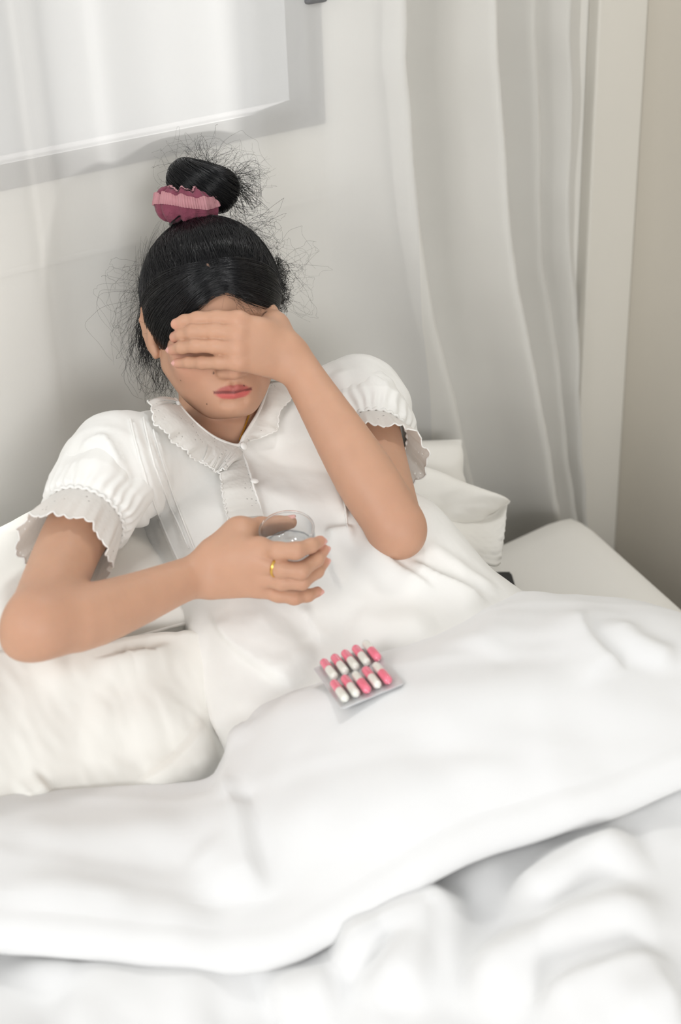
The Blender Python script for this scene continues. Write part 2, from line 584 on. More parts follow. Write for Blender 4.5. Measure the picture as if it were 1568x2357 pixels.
def head_sdf(p):
    q = w2h(p)
    sx = q.copy(); sx[:, 0] = np.abs(sx[:, 0])
    d = ell(q, CR_C, CR_R)
    d = smin(d, ell(q, (0, 0.026, -0.035), (0.0595, 0.060, 0.072)), 0.03)
    d = smin(d, cone(sx, (0.051, -0.004, -0.048), (0.019, 0.058, -0.090), 0.016, 0.015), 0.03)
    d = smin(d, ball(q, (0, 0.071, -0.0875), 0.0160), 0.02)
    d = smin(d, ball(sx, (0.036, 0.052, -0.032), 0.027), 0.02)
    d = smin(d, cone(sx, (0.0, 0.078, 0.016), (0.048, 0.056, 0.014), 0.012, 0.010), 0.02)      # brow
    d = smax(d, -ell(sx, (0.032, 0.098, -0.006), (0.021, 0.020, 0.013)), 0.016)                # eye socket
    d = smin(d, ell(sx, (0.032, 0.0735, -0.008), (0.0155, 0.0125, 0.0115)), 0.004)             # closed lid
    d = smin(d, cone(q, (0, 0.081, 0.004), (0, 0.1030, -0.043), 0.0075, 0.0085), 0.012)        # nose
    d = smin(d, ball(q, (0, 0.1030, -0.0455), 0.0090), 0.006)
    d = smin(d, ell(sx, (0.0118, 0.0915, -0.0475), (0.0070, 0.0088, 0.0066)), 0.011)
    # mouth mound, lips
    d = smin(d, ell(q, (0, 0.070, -0.0715), (0.030, 0.0185, 0.022)), 0.016)
    up = np.minimum(cone(sx, (0.0045, 0.0895, -0.0665), (0.0200, 0.0785, -0.0705), 0.0046, 0.0020), ball(q, (0, 0.0895, -0.0676), 0.0042))
    lo = cone(sx, (0.0, 0.0885, -0.0755), (0.0185, 0.0785, -0.0722), 0.0054, 0.0020)
    d = smin(d, up, 0.004)
    d = smin(d, lo, 0.004)
    d = smax(d, -cone(q, (0, 0.0955, -0.0585), (0, 0.0962, -0.0630), 0.0016, 0.0020), 0.004)     # philtrum
    d = smax(d, -cone(sx, (0.0, 0.0935, -0.0855), (0.012, 0.0905, -0.0845), 0.003, 0.003), 0.008)
    # ear
    e = ell(sx, (0.0775, -0.018, -0.006), (0.0085, 0.0175, 0.029))
    e = smax(e, -ell(sx, (0.0880, -0.013, -0.002), (0.0058, 0.0100, 0.0165)), 0.004)
    rim = [(0.075, -0.001, 0.010), (0.080, -0.008, 0.022), (0.0835, -0.020, 0.021), (0.0855, -0.030, 0.006), (0.083, -0.028, -0.012), (0.079, -0.017, -0.028)]
    for a, b in zip(rim[:-1], rim[1:]):
        e = smin(e, cone(sx, a, b, 0.0032, 0.0030), 0.003)
    e = smin(e, ell(sx, (0.0755, -0.0075, -0.031), (0.0050, 0.0085, 0.0090)), 0.005)            # lobe
    e = smin(e, ball(sx, (0.0745, 0.001, -0.008), 0.0045), 0.004)
    d = smin(d, e, 0.004)
    return d * HS
_htop = h2w((0, -0.030, -0.055))
def neck_sdf(p):
    d = cone(p, _htop, NECKB, 0.0500 * HS, 0.0500 * HS)
    d = smin(d, cone(p, NECKB, CHEST - NF * 0.01, 0.045, 0.055), 0.03)
    return d
def torso_sdf(p, g=0.0):
    d = ell(p, CHEST, (0.135 + g, 0.070 + g, 0.118 + g), TM)
    for s in (-1, 1):
        d = smin(d, ball(p, CHEST + TM @ np.array([s * 0.062, 0.036, 0.005]), 0.046 + g), 0.04)
        d = smin(d, cone(p, NECKB + AX * 0.02, (SR if s < 0 else SL), 0.030 + g, 0.032 + g), 0.03)
    d = smin(d, ell(p, BELLY, (0.120 + g, 0.080 + g, 0.14 + g), TM), 0.06)
    d = smin(d, ell(p, PELV, (0.150 + g, 0.10 + g, 0.10 + g)), 0.06)
    return d
LEGS = [(PELV + (s * 0.075, -0.03, 0), np.array([0.04 + s * 0.085, -0.90, 0.640]), np.array([0.05 + s * 0.08, -1.24, 0.600])) for s in (-1, 1)]
def legs_sdf(p, g=0.0):
    d = None
    for hip, knee, ank in LEGS:
        e = smin(cone(p, hip, knee, 0.070 + g, 0.048 + g), cone(p, knee, ank, 0.048 + g, 0.030 + g), 0.02)
        e = smin(e, cone(p, ank, ank + (0, -0.10, 0.06), 0.028 + g, 0.022 + g), 0.02)
        d = e if d is None else np.minimum(d, e)
    return d
_um_r = at(170, 1238, 1.378)
def upper_r(p):
    return limb(p, [SR, _um_r, ER], [0.039, 0.0315, 0.0290])
_er_m = at(192, 1421, 1.283)
_er_n = at(300, 1385, 1.318)
_wr2 = at(398, 1345, 1.352)
def fore_r(p):
    d = limb(p, [ER, _er_m, _er_n, _wr2, WR], [0.0290, 0.0300, 0.0258, 0.0215, 0.0200])
    return smin(d, ball(p, at(48, 1476, 1.258), 0.0150), 0.016)
def upper_l(p):
    return limb(p, [SL, SL * .5 + EL * .5, EL], [0.040, 0.0335, 0.0290])
_el_m = EL + (WL - EL) * 0.30
_wl2 = EL + (WL - EL) * 0.82
def fore_l(p):
    d = limb(p, [EL, _el_m, _wl2, WL], [0.0295, 0.0322, 0.0228, 0.0205])
    return smin(d, ball(p, EL + unit(EL - WL) * 0.012, 0.0225), 0.02)

def chain(p, pts, rad, k=0.004):
    d = None
    for i in range(len(pts) - 1):
        c = cone(p, pts[i], pts[i + 1], rad[i], rad[i + 1])
        d = c if d is None else smin(d, c, k)
    return d
# ---- hand over the face: every finger lies on the face, at the depth the face has there
def face_d(px, py, r, lo=1.40, hi=1.60):
    t = trace(head_sdf, px, py)
    t = 1.56 if t is None else t - 0.0045
    return t - r
def on_face(pts, rad, lift=0.0):
    return [at(x, y, face_d(x, y, r * 1.02) - lift) for (x, y), r in zip(pts, rad)]
LF_PX = {
    'index': ([(550, 737), (500, 733), (455, 735), (425, 740), (406, 746)], [.0094, .0080, .0078, .0068, .0060]),
    'middle': ([(548, 770), (496, 763), (445, 764), (420, 769), (403, 776)], [.0096, .0081, .0078, .0068, .0061]),
    'ring': ([(546, 803), (496, 797), (451, 795), (420, 799), (397, 805)], [.0092, .0076, .0074, .0066, .0058]),
    'little': ([(548, 835), (506, 834), (467, 835), (436, 834), (409, 836)], [.0086, .0068, .0066, .0059, .0053]),
}
def smooth_depths(pts, rad, base):
    """a finger bends only a little from joint to joint: its depth follows the face but stays monotone from knuckle to tip"""
    ds = [face_d(x, y, r) for (x, y), r in zip(pts, rad)]
    ds[0] = min(base, ds[0])
    for i in range(1, len(ds)):
        ds[i] = min(ds[i], ds[i - 1] + (0.006, 0.008, 0.011, 0.015)[i - 1])
    for i in range(len(ds) - 2, -1, -1):
        ds[i] = min(ds[i], ds[i + 1] + 0.004)
    return [at(x, y, d) for (x, y), d in zip(pts, ds)], ds
LFING = {}
_knuck = {'index': 1.466, 'middle': 1.462, 'ring': 1.460, 'little': 1.462}
for k, (pts, rad) in LF_PX.items():
    P, ds = smooth_depths(pts, rad, _knuck[k])
    LFING[k] = (P, rad)
LTHUMB = ([at(655, 800, 1.500), at(632, 752, 1.512), at(618, 722, 1.530), at(606, 690, 1.552)], [.0135, .0120, .0105, .0085])
LCARP = {'index': at(650, 790, 1.492), 'middle': at(655, 808, 1.490), 'ring': at(652, 828, 1.490), 'little': at(640, 845, 1.492)}
def hand_l(p):
    d = None
    for k in LCARP:
        c = cone(p, LCARP[k], LFING[k][0][0], 0.0135, LFING[k][1][0] - 0.0006)
        d = c if d is None else smin(d, c, 0.009)
    d = smin(d, chain(p, LTHUMB[0][:2], LTHUMB[1][:2]), 0.02)
    d = smin(d, cone(p, LTHUMB[0][1], (LCARP['index'] + LFING['index'][0][0]) / 2, 0.010, 0.009), 0.02)
    out = d
    for k, (P, rad) in LFING.items():
        out = np.minimum(out, smin(d, chain(p, P, rad), 0.006))
    out = np.minimum(out, smin(d, chain(p, LTHUMB[0], LTHUMB[1]), 0.008))
    return out

# ---- hand round the glass
GL_T, GL_B = at(660, 1219, 1.372), at(673, 1322, 1.411)
GAX = unit(GL_T - GL_B); GLEN = float(np.linalg.norm(GL_T - GL_B)); GR = 0.0268
RF = {
    'index': ([at(598, 1262, 1.354), at(640, 1268, 1.337), at(681, 1268, 1.335), at(716, 1256, 1.346), at(737, 1246, 1.360)], [.0096, .0082, .0080, .0066, .0056]),
    'middle': ([at(598, 1293, 1.352), at(648, 1309, 1.341), at(692, 1314, 1.343), at(728, 1288, 1.356), at(745, 1266, 1.368)], [.0098, .0084, .0081, .0069, .0058]),
    'ring': ([at(598, 1325, 1.358), at(648, 1339, 1.350), at(694, 1339, 1.352), at(729, 1315, 1.366), at(746, 1294, 1.378)], [.0094, .0080, .0076, .0066, .0056]),
    'little': ([at(594, 1352, 1.366), at(640, 1369, 1.366), at(678, 1376, 1.368), at(708, 1371, 1.376), at(731, 1362, 1.386)], [.0088, .0070, .0066, .0059, .0052]),
}
RTHUMB = ([at(500, 1275, 1.376), at(552, 1230, 1.385), at(600, 1214, 1.401), at(638, 1209, 1.411), at(668, 1202, 1.409)], [.0140, .0125, .0100, .0090, .0068])
RCARP = {'index': at(492, 1288, 1.372), 'middle': at(490, 1308, 1.370), 'ring': at(490, 1328, 1.372), 'little': at(492, 1345, 1.376)}
def hand_r(p):
    d = None
    for k in RCARP:
        c = cone(p, RCARP[k], RF[k][0][0], 0.0138, RF[k][1][0] + 0.0008)
        d = c if d is None else smin(d, c, 0.014)
    d = smin(d, chain(p, RTHUMB[0][:2], RTHUMB[1][:2]), 0.02)
    d = smin(d, cone(p, RTHUMB[0][1], (RCARP['index'] + RF['index'][0][0]) / 2, 0.011, 0.010), 0.022)
    out = d
    for k, (P, rad) in RF.items():
        out = np.minimum(out, smin(d, chain(p, P, rad), 0.006))
    return np.minimum(out, smin(d, chain(p, RTHUMB[0], RTHUMB[1]), 0.010))
# the glass presses into nothing: fingers stop at its wall
def glass_solid(p):
    q = p - GL_B
    z = q @ GAX
    r = np.linalg.norm(q - z[:, None] * GAX, axis=1)
    return np.maximum(r - GR - 0.0006, np.maximum(-z - 0.0006, z - GLEN - 0.002))
def arm_r(p):
    d = smin(fore_r(p), hand_r(p), 0.012)
    d = smax(d, -glass_solid(p), 0.001)
    return smin(upper_r(p), d, 0.014)
def arm_l(p):
    d = smin(fore_l(p), hand_l(p), 0.012)
    return smin(upper_l(p), d, 0.005)
def core_sdf(p):
    return smin(smin(smin(torso_sdf(p), legs_sdf(p), 0.03), neck_sdf(p), 0.02), head_sdf(p), 0.006)
_allr = np.vstack([RF[k][0] for k in RF] + [RTHUMB[0], [SR, ER, WR, ER]])
_alll = np.vstack([LFING[k][0] for k in LFING] + [LTHUMB[0], [SL, EL, WL]])
_hb = h2w([[x, y, z] for x in (-.1, .1) for y in (-.13, .13) for z in (-.13, .13)])
GROUPS = [Group(upper_r, [SR, ER], 0.06), Group(upper_l, [SL, EL], 0.06),
          Group(None, _allr, 0.05), Group(None, _alll, 0.05), Group(None, _hb, 0.02), Group(None, [NECKB, _htop], 0.09),
          Group(None, [SR, SL, PELV, CHEST], 0.2), Group(None, [q for l in LEGS for q in l], 0.14)]
def body_fn(flags):
    ur, ul, ar, al, hd, nk, to, lg = flags
    def f(p):
        d = np.full(len(p), 0.5)
        if to:
            d = np.minimum(d, torso_sdf(p))
        if lg:
            d = smin(d, legs_sdf(p), 0.03)
        if nk:
            d = smin(d, neck_sdf(p), 0.02)
        if hd:
            d = smin(d, head_sdf(p), 0.006)
        if ur:
            d = smin(d, upper_r(p), 0.03)
        if ul:
            d = smin(d, upper_l(p), 0.03)
        if ar:
            d = np.minimum(d, arm_r(p))
        if al:
            d = np.minimum(d, arm_l(p))
        return d
    return f
body_all = body_fn([1] * 8)
def body_block(c, size):
    return body_fn([g.near(c, size * 1.2) for g in GROUPS])

# ------------------------------------------------------------------ the room
WX, RX = -3.2, 0.878            # extent of the back wall, right wall plane
IN_Z, OUT_Z = 1.175, 1.146      # window: inner and outer bottom edge of the frame
IN_X, OUT_X = 0.259, 0.289
WIN_L, WIN_T = -1.45, 2.05
def structure(o):
    o['kind'] = 'structure'
    return o
bm = bmesh.new()
box_bm(bm, (WX, -3.4, -0.05), (RX + 0.12, 0.12, 0.0))
structure(bm_obj('floor', bm, M_floor))
bm = bmesh.new()
TH = 0.03
box_bm(bm, (WX, 0.0, 0.0), (RX + 0.12, TH, OUT_Z))
box_bm(bm, (WX, 0.0, WIN_T), (RX + 0.12, TH, 2.6))
box_bm(bm, (WX, 0.0, OUT_Z), (WIN_L, TH, WIN_T))
box_bm(bm, (OUT_X, 0.0, OUT_Z), (RX + 0.12, TH, WIN_T))
structure(bm_obj('wall_back', bm, M_wall))
bm = bmesh.new()
box_bm(bm, (RX, -3.4, 0.0), (RX + 0.12, 0.0, 2.6))
M_wall2 = plain('shaded_plaster', (0.53, 0.495, 0.43), 0.85, spec=0.2, var=0.02, scale=6, bump=0.03)  # same plaster, darkened so the shade near the corner sits in its colour
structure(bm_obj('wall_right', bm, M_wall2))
# shallow plaster pier at the end of the window wall, beside the curtain
bm = bmesh.new()
box_bm(bm, (0.772, -0.022, 0.0), (RX, 0.0, 2.6), 0.003)
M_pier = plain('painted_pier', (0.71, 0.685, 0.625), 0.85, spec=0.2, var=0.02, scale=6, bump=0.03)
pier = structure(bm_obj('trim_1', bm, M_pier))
# raised plaster line below the window
bm = bmesh.new()
box_bm(bm, (-1.6, -0.004, 1.052), (0.330, 0.0, 1.060), 0.002)
structure(bm_obj('trim_2', bm, M_wall))
# window: aluminium frame, two sliding sashes, glass
M_pane = mat_glass('window_glass', 1.45)
win = empty('window_1', (0, 0.03, OUT_Z))
win['kind'] = 'structure'
def frame_bars(name, x0, x1, z0, z1, t, y0, y1, parent, mat=M_alu):
    bm = bmesh.new()
    box_bm(bm, (x0, y0, z0), (x1, y1, z0 + t), 0.002)
    box_bm(bm, (x0, y0, z1 - t), (x1, y1, z1), 0.002)
    box_bm(bm, (x0, y0, z0 + t), (x0 + t, y1, z1 - t), 0.002)
    box_bm(bm, (x1 - t, y0, z0 + t), (x1, y1, z1 - t), 0.002)
    return bm_obj(name, bm, mat, parent)
frame_bars('window_frame', WIN_L, OUT_X, OUT_Z, WIN_T, 0.029, -0.004, 0.034, win)
sash = frame_bars('window_sash', -0.62, OUT_X - 0.012, OUT_Z + 0.012, WIN_T - 0.012, 0.013, 0.004, 0.018, win)
sash2 = frame_bars('window_sash', WIN_L + 0.012, -0.58, OUT_Z + 0.012, WIN_T - 0.012, 0.013, 0.018, 0.032, win)
M_cpane = mat_thin('clear_pane')
for s, x0, x1, y in ((sash, -0.61, OUT_X - 0.024, 0.011), (sash2, WIN_L + 0.024, -0.59, 0.025)):
    bm = bmesh.new()
    box_bm(bm, (x0, y - 0.002, OUT_Z + 0.024), (x1, y + 0.002, WIN_T - 0.024))
    bm_obj('window_glass', bm, M_cpane, s)
bm = bmesh.new()
box_bm(bm, (OUT_X - 0.030, -0.016, 1.292), (OUT_X + 0.004, -0.004, 1.330), 0.003)
box_bm(bm, (OUT_X + 0.002, -0.016, 1.296), (OUT_X + 0.032, -0.008, 1.302), 0.002)
bm_obj('window_catch', bm, M_alu, win)

# ------------------------------------------------------------------ curtain: flat sheer against the window, deep folds at the right
def curtain_path(z):
    """plan of the curtain (x, y) at height z; the folds lean away from the window as they fall"""
    d = 0.24 * max(0.0, 1.22 - z) ** 1.5
    def c(x, y, k=1.0):
        return (x + d * k, y)
    pts = [c(-1.75, -0.055, 0), c(-1.4, -0.075, 0), c(-1.0, -0.05, 0), c(-0.7, -0.085, 0), c(-0.45, -0.075, 0), c(-0.30, -0.082, 0), c(-0.17, -0.060, 0), c(-0.135, -0.040, 0), c(-0.098, -0.018, 0), c(-0.048, -0.0105, 0), c(-0.02, -0.0115, 0), c(0.034, -0.0058, 0), c(0.077, -0.0054, 0), c(0.121, -0.0068, 0),
           c(0.150, -0.011, 0), c(0.178, -0.0150, 0), c(0.205, -0.0115, 0), c(0.234, -0.0080, 0), c(0.262, -0.009, 0.05), c(0.285, -0.014, .3), c(0.307, -0.036, .7), c(0.330, -0.074, .95), c(0.343, -0.091, 1), c(0.352, -0.086, 1), c(0.356, -0.060, 1), c(0.363, -0.030, 1),
           c(0.385, -0.014, 1), c(0.42, -0.016, 1), c(0.45, -0.045, 1.02), c(0.468, -0.088, 1.05), c(0.479, -0.111, 1.05), c(0.488, -0.106, 1.05), c(0.493, -0.075, 1), c(0.500, -0.040, 1), c(0.52, -0.022, .95), c(0.555, -0.022, .9), c(0.585, -0.045, .85), c(0.602, -0.062, .8), c(0.612, -0.050, .8),
           c(0.620, -0.025, .75), c(0.645, -0.018, .7), c(0.668, -0.040, .6), c(0.680, -0.052, .55), c(0.690, -0.040, .5), c(0.700, -0.015, .45), c(0.745, -0.010, .25)]
    return resample(np.array(pts), 380)
def build_curtain():
    nz = 90
    rows = []
    for z in np.linspace(2.15, 0.32, nz):
        p = curtain_path(z)
        deep = sstep(0.27, 0.33, p[:, 0])
        q = np.stack([p[:, 0], np.full(len(p), z * 0.35), np.zeros(len(p))], 1)
        y = p[:, 1] + (0.0006 + 0.005 * deep) * noise(q, 0.25, 3)
        x = p[:, 0] + 0.008 * deep * noise(q * np.array([0.5, 2.8, 1]), 0.35, 5)
        rows.append(np.stack([x, np.minimum(y, -0.0052), np.full(len(p), z)], 1))
    P = np.array(rows).transpose(1, 0, 2)
    o = grid_obj('curtain', P, M_curtain)
    # the gathered part behind the first fold is opaque, with fold shade in its colour
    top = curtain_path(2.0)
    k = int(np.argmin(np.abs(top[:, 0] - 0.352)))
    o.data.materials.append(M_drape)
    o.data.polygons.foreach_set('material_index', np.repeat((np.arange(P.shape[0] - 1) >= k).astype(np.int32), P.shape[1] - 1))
    return o
curtain = build_curtain()
tag(curtain, 'sheer off-white curtain over the window, gathered in deep folds at its right end', 'curtain')

# ------------------------------------------------------------------ the woman
person = empty('person', (0.0, -0.53, 0.56), 'woman in a white nightgown sitting up in bed with one hand over her eyes', 'person')
# bare skin is meshed finely; what lies under the gown and the duvet is the same body, coarser
_vc = at(530, 985, 1.57)
def bare(p):
    return np.minimum.reduce([cone(p, SR * .7 + ER * .3, ER, .04, .035), cone(p, SL * .75 + EL * .25, EL, .04, .035), cone(p, ER, WR, .035, .03), cone(p, EL, WL, .035, .03), hand_r(p), hand_l(p), head_sdf(p), ball(p, _vc, 0.085)])
V1, F1 = mesh_sdf(body_all, (-.45, -.62, .60), (.22, 0.03, 1.2), .0017, fn_block=body_block, want=lambda G, b: bare(G) < 1.7 * b)
def trunk_sdf(p):
    return smin(smin(torso_sdf(p), legs_sdf(p), 0.03), neck_sdf(p), 0.02) + 0.0012
V2, F2 = mesh_sdf(trunk_sdf, (-.45, -1.42, .5), (.22, 0.03, 1.2), .0045, 10, want=lambda G, b: ball(G, _vc, 0.085) > 0.4 * b)
BV, BF = np.vstack([V1, V2]), np.vstack([F1, F2 + len(V1)])
body = mesh_np('body', BV, BF, M_skin, person)
def seg_dist(P, a, b):
    return cone(P, a, b, 0.0, 0.0)
def paint_body():
    base = np.array([0.54, 0.310, 0.205])
    C = np.tile(base, (len(BV), 1))
    q = w2h(BV)
    def blend(mask, col):
        m = np.clip(mask, 0, 1)[:, None]
        C[:] = C * (1 - m) + np.asarray(col) * m
    hd = np.linalg.norm(q - np.array([0, 0.03, -0.03]), axis=1) < 0.16
    onface = hd & (np.minimum(hand_far, 1) > 0.5)
    # warm cheeks and nose
    for c, r, col, k in (((-0.045, 0.06, -0.035), 0.03, (0.60, 0.30, 0.21), .6), ((0.045, 0.06, -0.035), 0.03, (0.60, 0.30, 0.21), .6), ((0, 0.105, -0.04), 0.014, (0.60, 0.32, 0.22), .5)):
        blend(onface * np.exp(-(np.linalg.norm(q - np.array(c), axis=1) / r) ** 2) * k, col)
    sx = q.copy(); sx[:, 0] = np.abs(sx[:, 0])
    up = np.minimum(seg_dist(sx, (0.0, 0.094, -0.0675), (0.0045, 0.094, -0.0668)), seg_dist(sx, (0.0045, 0.094, -0.0670), (0.0205, 0.0805, -0.0706)))
    lo = np.minimum(seg_dist(sx, (0.0, 0.094, -0.0755), (0.009, 0.0915, -0.0750)), seg_dist(sx, (0.009, 0.0915, -0.0748), (0.0195, 0.0810, -0.0720)))
    blend(onface * sstep(0.0052, 0.0032, up), (0.43, 0.125, 0.105))
    blend(onface * sstep(0.0064, 0.0040, lo), (0.54, 0.125, 0.112))
    blend(onface * 0.9 * sstep(0.0030, 0.0012, np.maximum(np.abs(sx[:, 2] + 0.0711 + 0.0018 * np.exp(-(sx[:, 0] / 0.006) ** 2) * 0.4) * 1.35, (sx[:, 0] - 0.0225) * 2)) * (q[:, 1] > 0.06), (0.17, 0.045, 0.040))  # painted dark line for the shade where the lips meet
    for mx, my, r in ((491, 858, .0016), (416, 876, .0010), (561, 888, .0013), (458, 892, .0007), (476, 930, .0008)):
        t = trace(head_sdf, mx, my)
        if t:
            blend(sstep(r, r * .5, np.linalg.norm(BV - at(mx, my, t), axis=1)), (0.03, 0.015, 0.012))
    # brow strip stays as hair colour under the hand
    for s in (-1, 1):
        blend(onface * 0.8 * sstep(0.0045, 0.002, seg_dist(q, (s * 0.016, 0.094, 0.013), (s * 0.047, 0.078, 0.016))), (0.03, 0.02, 0.018))
    # knuckles, finger tips, elbows
    for S in (LFING, RF):
        for k, (P, rad) in S.items():
            blend(np.exp(-(np.linalg.norm(BV - P[2], axis=1) / 0.0062) ** 2) * 0.62, (0.42, 0.20, 0.13))
            blend(np.exp(-(np.linalg.norm(BV - P[3], axis=1) / 0.0050) ** 2) * 0.25, (0.45, 0.22, 0.15))
            blend(np.exp(-(np.linalg.norm(BV - P[0], axis=1) / 0.009) ** 2) * 0.30, (0.60, 0.28, 0.19))
            blend(np.exp(-(np.linalg.norm(BV - P[4], axis=1) / 0.009) ** 2) * 0.55, (0.70, 0.33, 0.26))
    for e in (EL, ER):
        blend(np.exp(-(np.linalg.norm(BV - e, axis=1) / 0.04) ** 2) * 0.35, (0.46, 0.23, 0.15))
    me = body.data
    a = me.color_attributes.new('Col', 'FLOAT_COLOR', 'POINT')
    a.data.foreach_set('color', np.c_[C, np.ones(len(C))].astype(np.float32).ravel())
_fp = np.vstack([LFING[k][0] for k in LFING])
hand_far = (np.minimum.reduce([chain(BV, LFING[k][0], LFING[k][1]) for k in LFING]) > 0.0012).astype(float)
paint_body()
# finger nails
def nail(tip, prev, rad, side):
    d = unit(np.asarray(tip) - np.asarray(prev))
    nrm = unit(side - d * (side @ d))
    b = np.cross(d, nrm)
    u, v = np.meshgrid(np.linspace(-1, 1, 9), np.linspace(-1, 1, 9), indexing='ij')
    w = rad * 0.78 * np.sqrt(np.clip(1 - np.clip(np.abs(v) - 0.35, 0, 1) ** 2 * 1.6, 0.15, 1))
    ang = u * 0.95
    P = np.asarray(tip)[None, None] + d * (v[..., None] * rad * 0.85 + rad * 0.15) + b * (np.sin(ang) * w * 1.05)[..., None] + nrm * ((np.cos(ang)) * rad * 1.03 - 0.12 * rad * v ** 2)[..., None]
    return grid_obj('fingernail', P, M_nail, body)
for k in ('ring', 'little'):
    P, rad = LFING[k]
    nail(P[4], P[3], rad[4], -FWD + 0.35 * -RGT)
for k in ('index', 'middle', 'ring', 'little'):
    P, rad = RF[k]
    nail(P[4], P[3], rad[4], RGT * 0.9 - FWD * 0.2 - UPV * 0.25)
nail(RTHUMB[0][4], RTHUMB[0][3], RTHUMB[1][4], UPV * 0.9 - FWD * 0.2)

# ------------------------------------------------------------------ nightgown
_capR, _capL = SR + (_um_r - SR) * 0.16, SL + (EL - SL) * 0.10
_sk = [at(520, 1340, 1.500), at(640, 1700, 1.400)]
def dress_sdf(p):
    d = torso_sdf(p, 0.011)
    d = smin(d, cone(p, NECKB + AX * 0.015, SR, 0.045, 0.047), 0.02)
    d = smin(d, cone(p, NECKB + AX * 0.015, SL, 0.045, 0.050), 0.02)
    d = smin(d, cone(p, SR, _capR, 0.049, 0.056), 0.015)
    d = smin(d, cone(p, SL, _capL, 0.052, 0.057), 0.015)
    d = smin(d, legs_sdf(p, 0.022), 0.07)
    d = smin(d, cone(p, PELV, PELV + np.array([0.03, -0.30, 0.02]), 0.10, 0.08), 0.08)
    d = smin(d, cone(p, _sk[0], _sk[1], 0.046, 0.052), 0.09)
    d = smin(d, cone(p, at(920, 1290, 1.53), at(1010, 1450, 1.52), 0.06, 0.07), 0.06)
    return np.maximum(d, 0.556 - p[:, 2])
#ENDSDF
DV, DF = mesh_sdf(dress_sdf, (-.36, -0.86, .52), (.30, 0.03, 1.02), .0034)
def inside_poly(P2, poly):
    x, y = P2[:, 0], P2[:, 1]
    r = np.zeros(len(P2), bool)
    n = len(poly)
    for i in range(n):
        x0, y0 = poly[i]; x1, y1 = poly[(i + 1) % n]
        c = ((y0 > y) != (y1 > y)) & (x < (x1 - x0) * (y - y0) / (y1 - y0 + 1e-12) + x0)
        r ^= c
    return r
def cut_faces(V, F, keep):
    F = F[keep[F].all(1)]
    used = np.zeros(len(V), bool); used[F] = True
    idx = np.cumsum(used) - 1
    return V[used], idx[F]
class Surf:
    """ray casts on a mesh, used to lay trimmings on the cloth they are sewn to"""
    def __init__(s, V, F):
        s.V = V; s.F = F
        s.bvh = BVHTree.FromPolygons(V.tolist(), F.tolist())
    def hit(s, px, py, lift=0.0):
        r = ray(px, py)
        for dx in (0, 4, -4, 9, -9, 16, -16, 26, -26):
            for dy in (0, 5, -5, 12):
                rr = ray(px + dx, py + dy)
                h = s.bvh.ray_cast(Vector(CAM), Vector(rr).normalized())
                if h[0] is not None:
                    dep = depth_of(h[0])
                    return CAM + r * dep + np.array(h[1] if h[1].dot(Vector(rr)) < 0 else -h[1]) * lift, np.array(h[1] if h[1].dot(Vector(rr)) < 0 else -h[1])
        return None, None
    def line(s, pts, n=24, lift=0.0):
        pts = resample(np.array(pts, float), n)
        P = [s.hit(x, y, lift) for x, y in pts]
        P = [(a, b) for a, b in P if a is not None]
        return np.array([a for a, b in P]), np.array([b for a, b in P])
NECK_PX = [(404, 924), (428, 958), (462, 990), (500, 1014), (545, 1027), (560, 1006), (584, 970), (603, 935), (622, 884)]
# the V neck opening, cut through the gown in front of and round the neck
DN = vert_normals(DV, DF)
_poly = NECK_PX + [(660, 800), (500, 700), (380, 840)]
dsurf_full = Surf(DV, DF)
_hole = inside_poly(proj(DV), _poly) & (np.linalg.norm(DV - NECKB, axis=1) < 0.16)
DV, DF = cut_faces(DV, DF, ~_hole & (DV[:, 1] > -0.73))
def fold(V, Nn, surf, pts, w, h, kind='ridge', n=30, ends=0.25):
    """raise one fold of the cloth along a line on its surface"""
    L, LN = surf.line(pts, n)
    if len(L) < 3:
        return
    lo, hi = L.min(0) - 5 * w, L.max(0) + 5 * w
    idx = np.where(np.all((V > lo) & (V < hi), 1))[0]
    if not len(idx):
        return
    P = V[idx]
    D = np.linalg.norm(P[:, None, :] - L[None], axis=2)
    k = D.argmin(1)
    T = np.gradient(L, axis=0); T /= np.linalg.norm(T, axis=1)[:, None] + 1e-9
    d = P - L[k]
    tang = np.sum(d * T[k], 1)
    side = np.sum(np.cross(T[k], LN[k]) * d, 1)
    dist = np.sqrt(np.maximum(D.min(1) ** 2 - np.minimum(tang ** 2, (np.linalg.norm(L[1] - L[0])) ** 2), 0))
    s = np.clip(k / (len(L) - 1), 0, 1)
    env = sstep(0, ends, s) * sstep(0, ends, 1 - s)
    if kind == 'ridge':
        f = np.exp(-(dist / w) ** 2)
    elif kind == 'step':      # cloth folded over: steep on one side, easy on the other
        x = np.sign(side) * dist
        f = np.where(x > 0, np.exp(-(x / (w * 0.35)) ** 2), np.exp(-(x / (w * 1.8)) ** 2))
    elif kind == 'step2':
        x = -np.sign(side) * dist
        f = np.where(x > 0, np.exp(-(x / (w * 0.35)) ** 2), np.exp(-(x / (w * 1.8)) ** 2))
    V[idx] += Nn[idx] * (h * env * f)[:, None]
dsurf = Surf(DV, DF)
DN = vert_normals(DV, DF)
V2 = DV.copy()
_q = (DV - MID)
V2 += DN * (0.0030 * noise(DV * np.array([1.0, 0.45, 0.45]), 0.16, 1) * sstep(0.05, 0.2, np.linalg.norm(_q, axis=1)))[:, None]
V2 += DN * (0.0012 * noise(DV * np.array([1.3, 0.6, 0.6]), 0.05, 2))[:, None]
for pts in ([(300, 962), (318, 1040), (345, 1130), (385, 1240), (425, 1330)], [(330, 962), (352, 1060), (390, 1160), (432, 1270)],
            [(352, 985), (372, 1060), (390, 1120), (415, 1190), (447, 1280)]):
    fold(V2, DN, dsurf, pts, 0.0042, 0.0028, 'step', 50, 0.05)
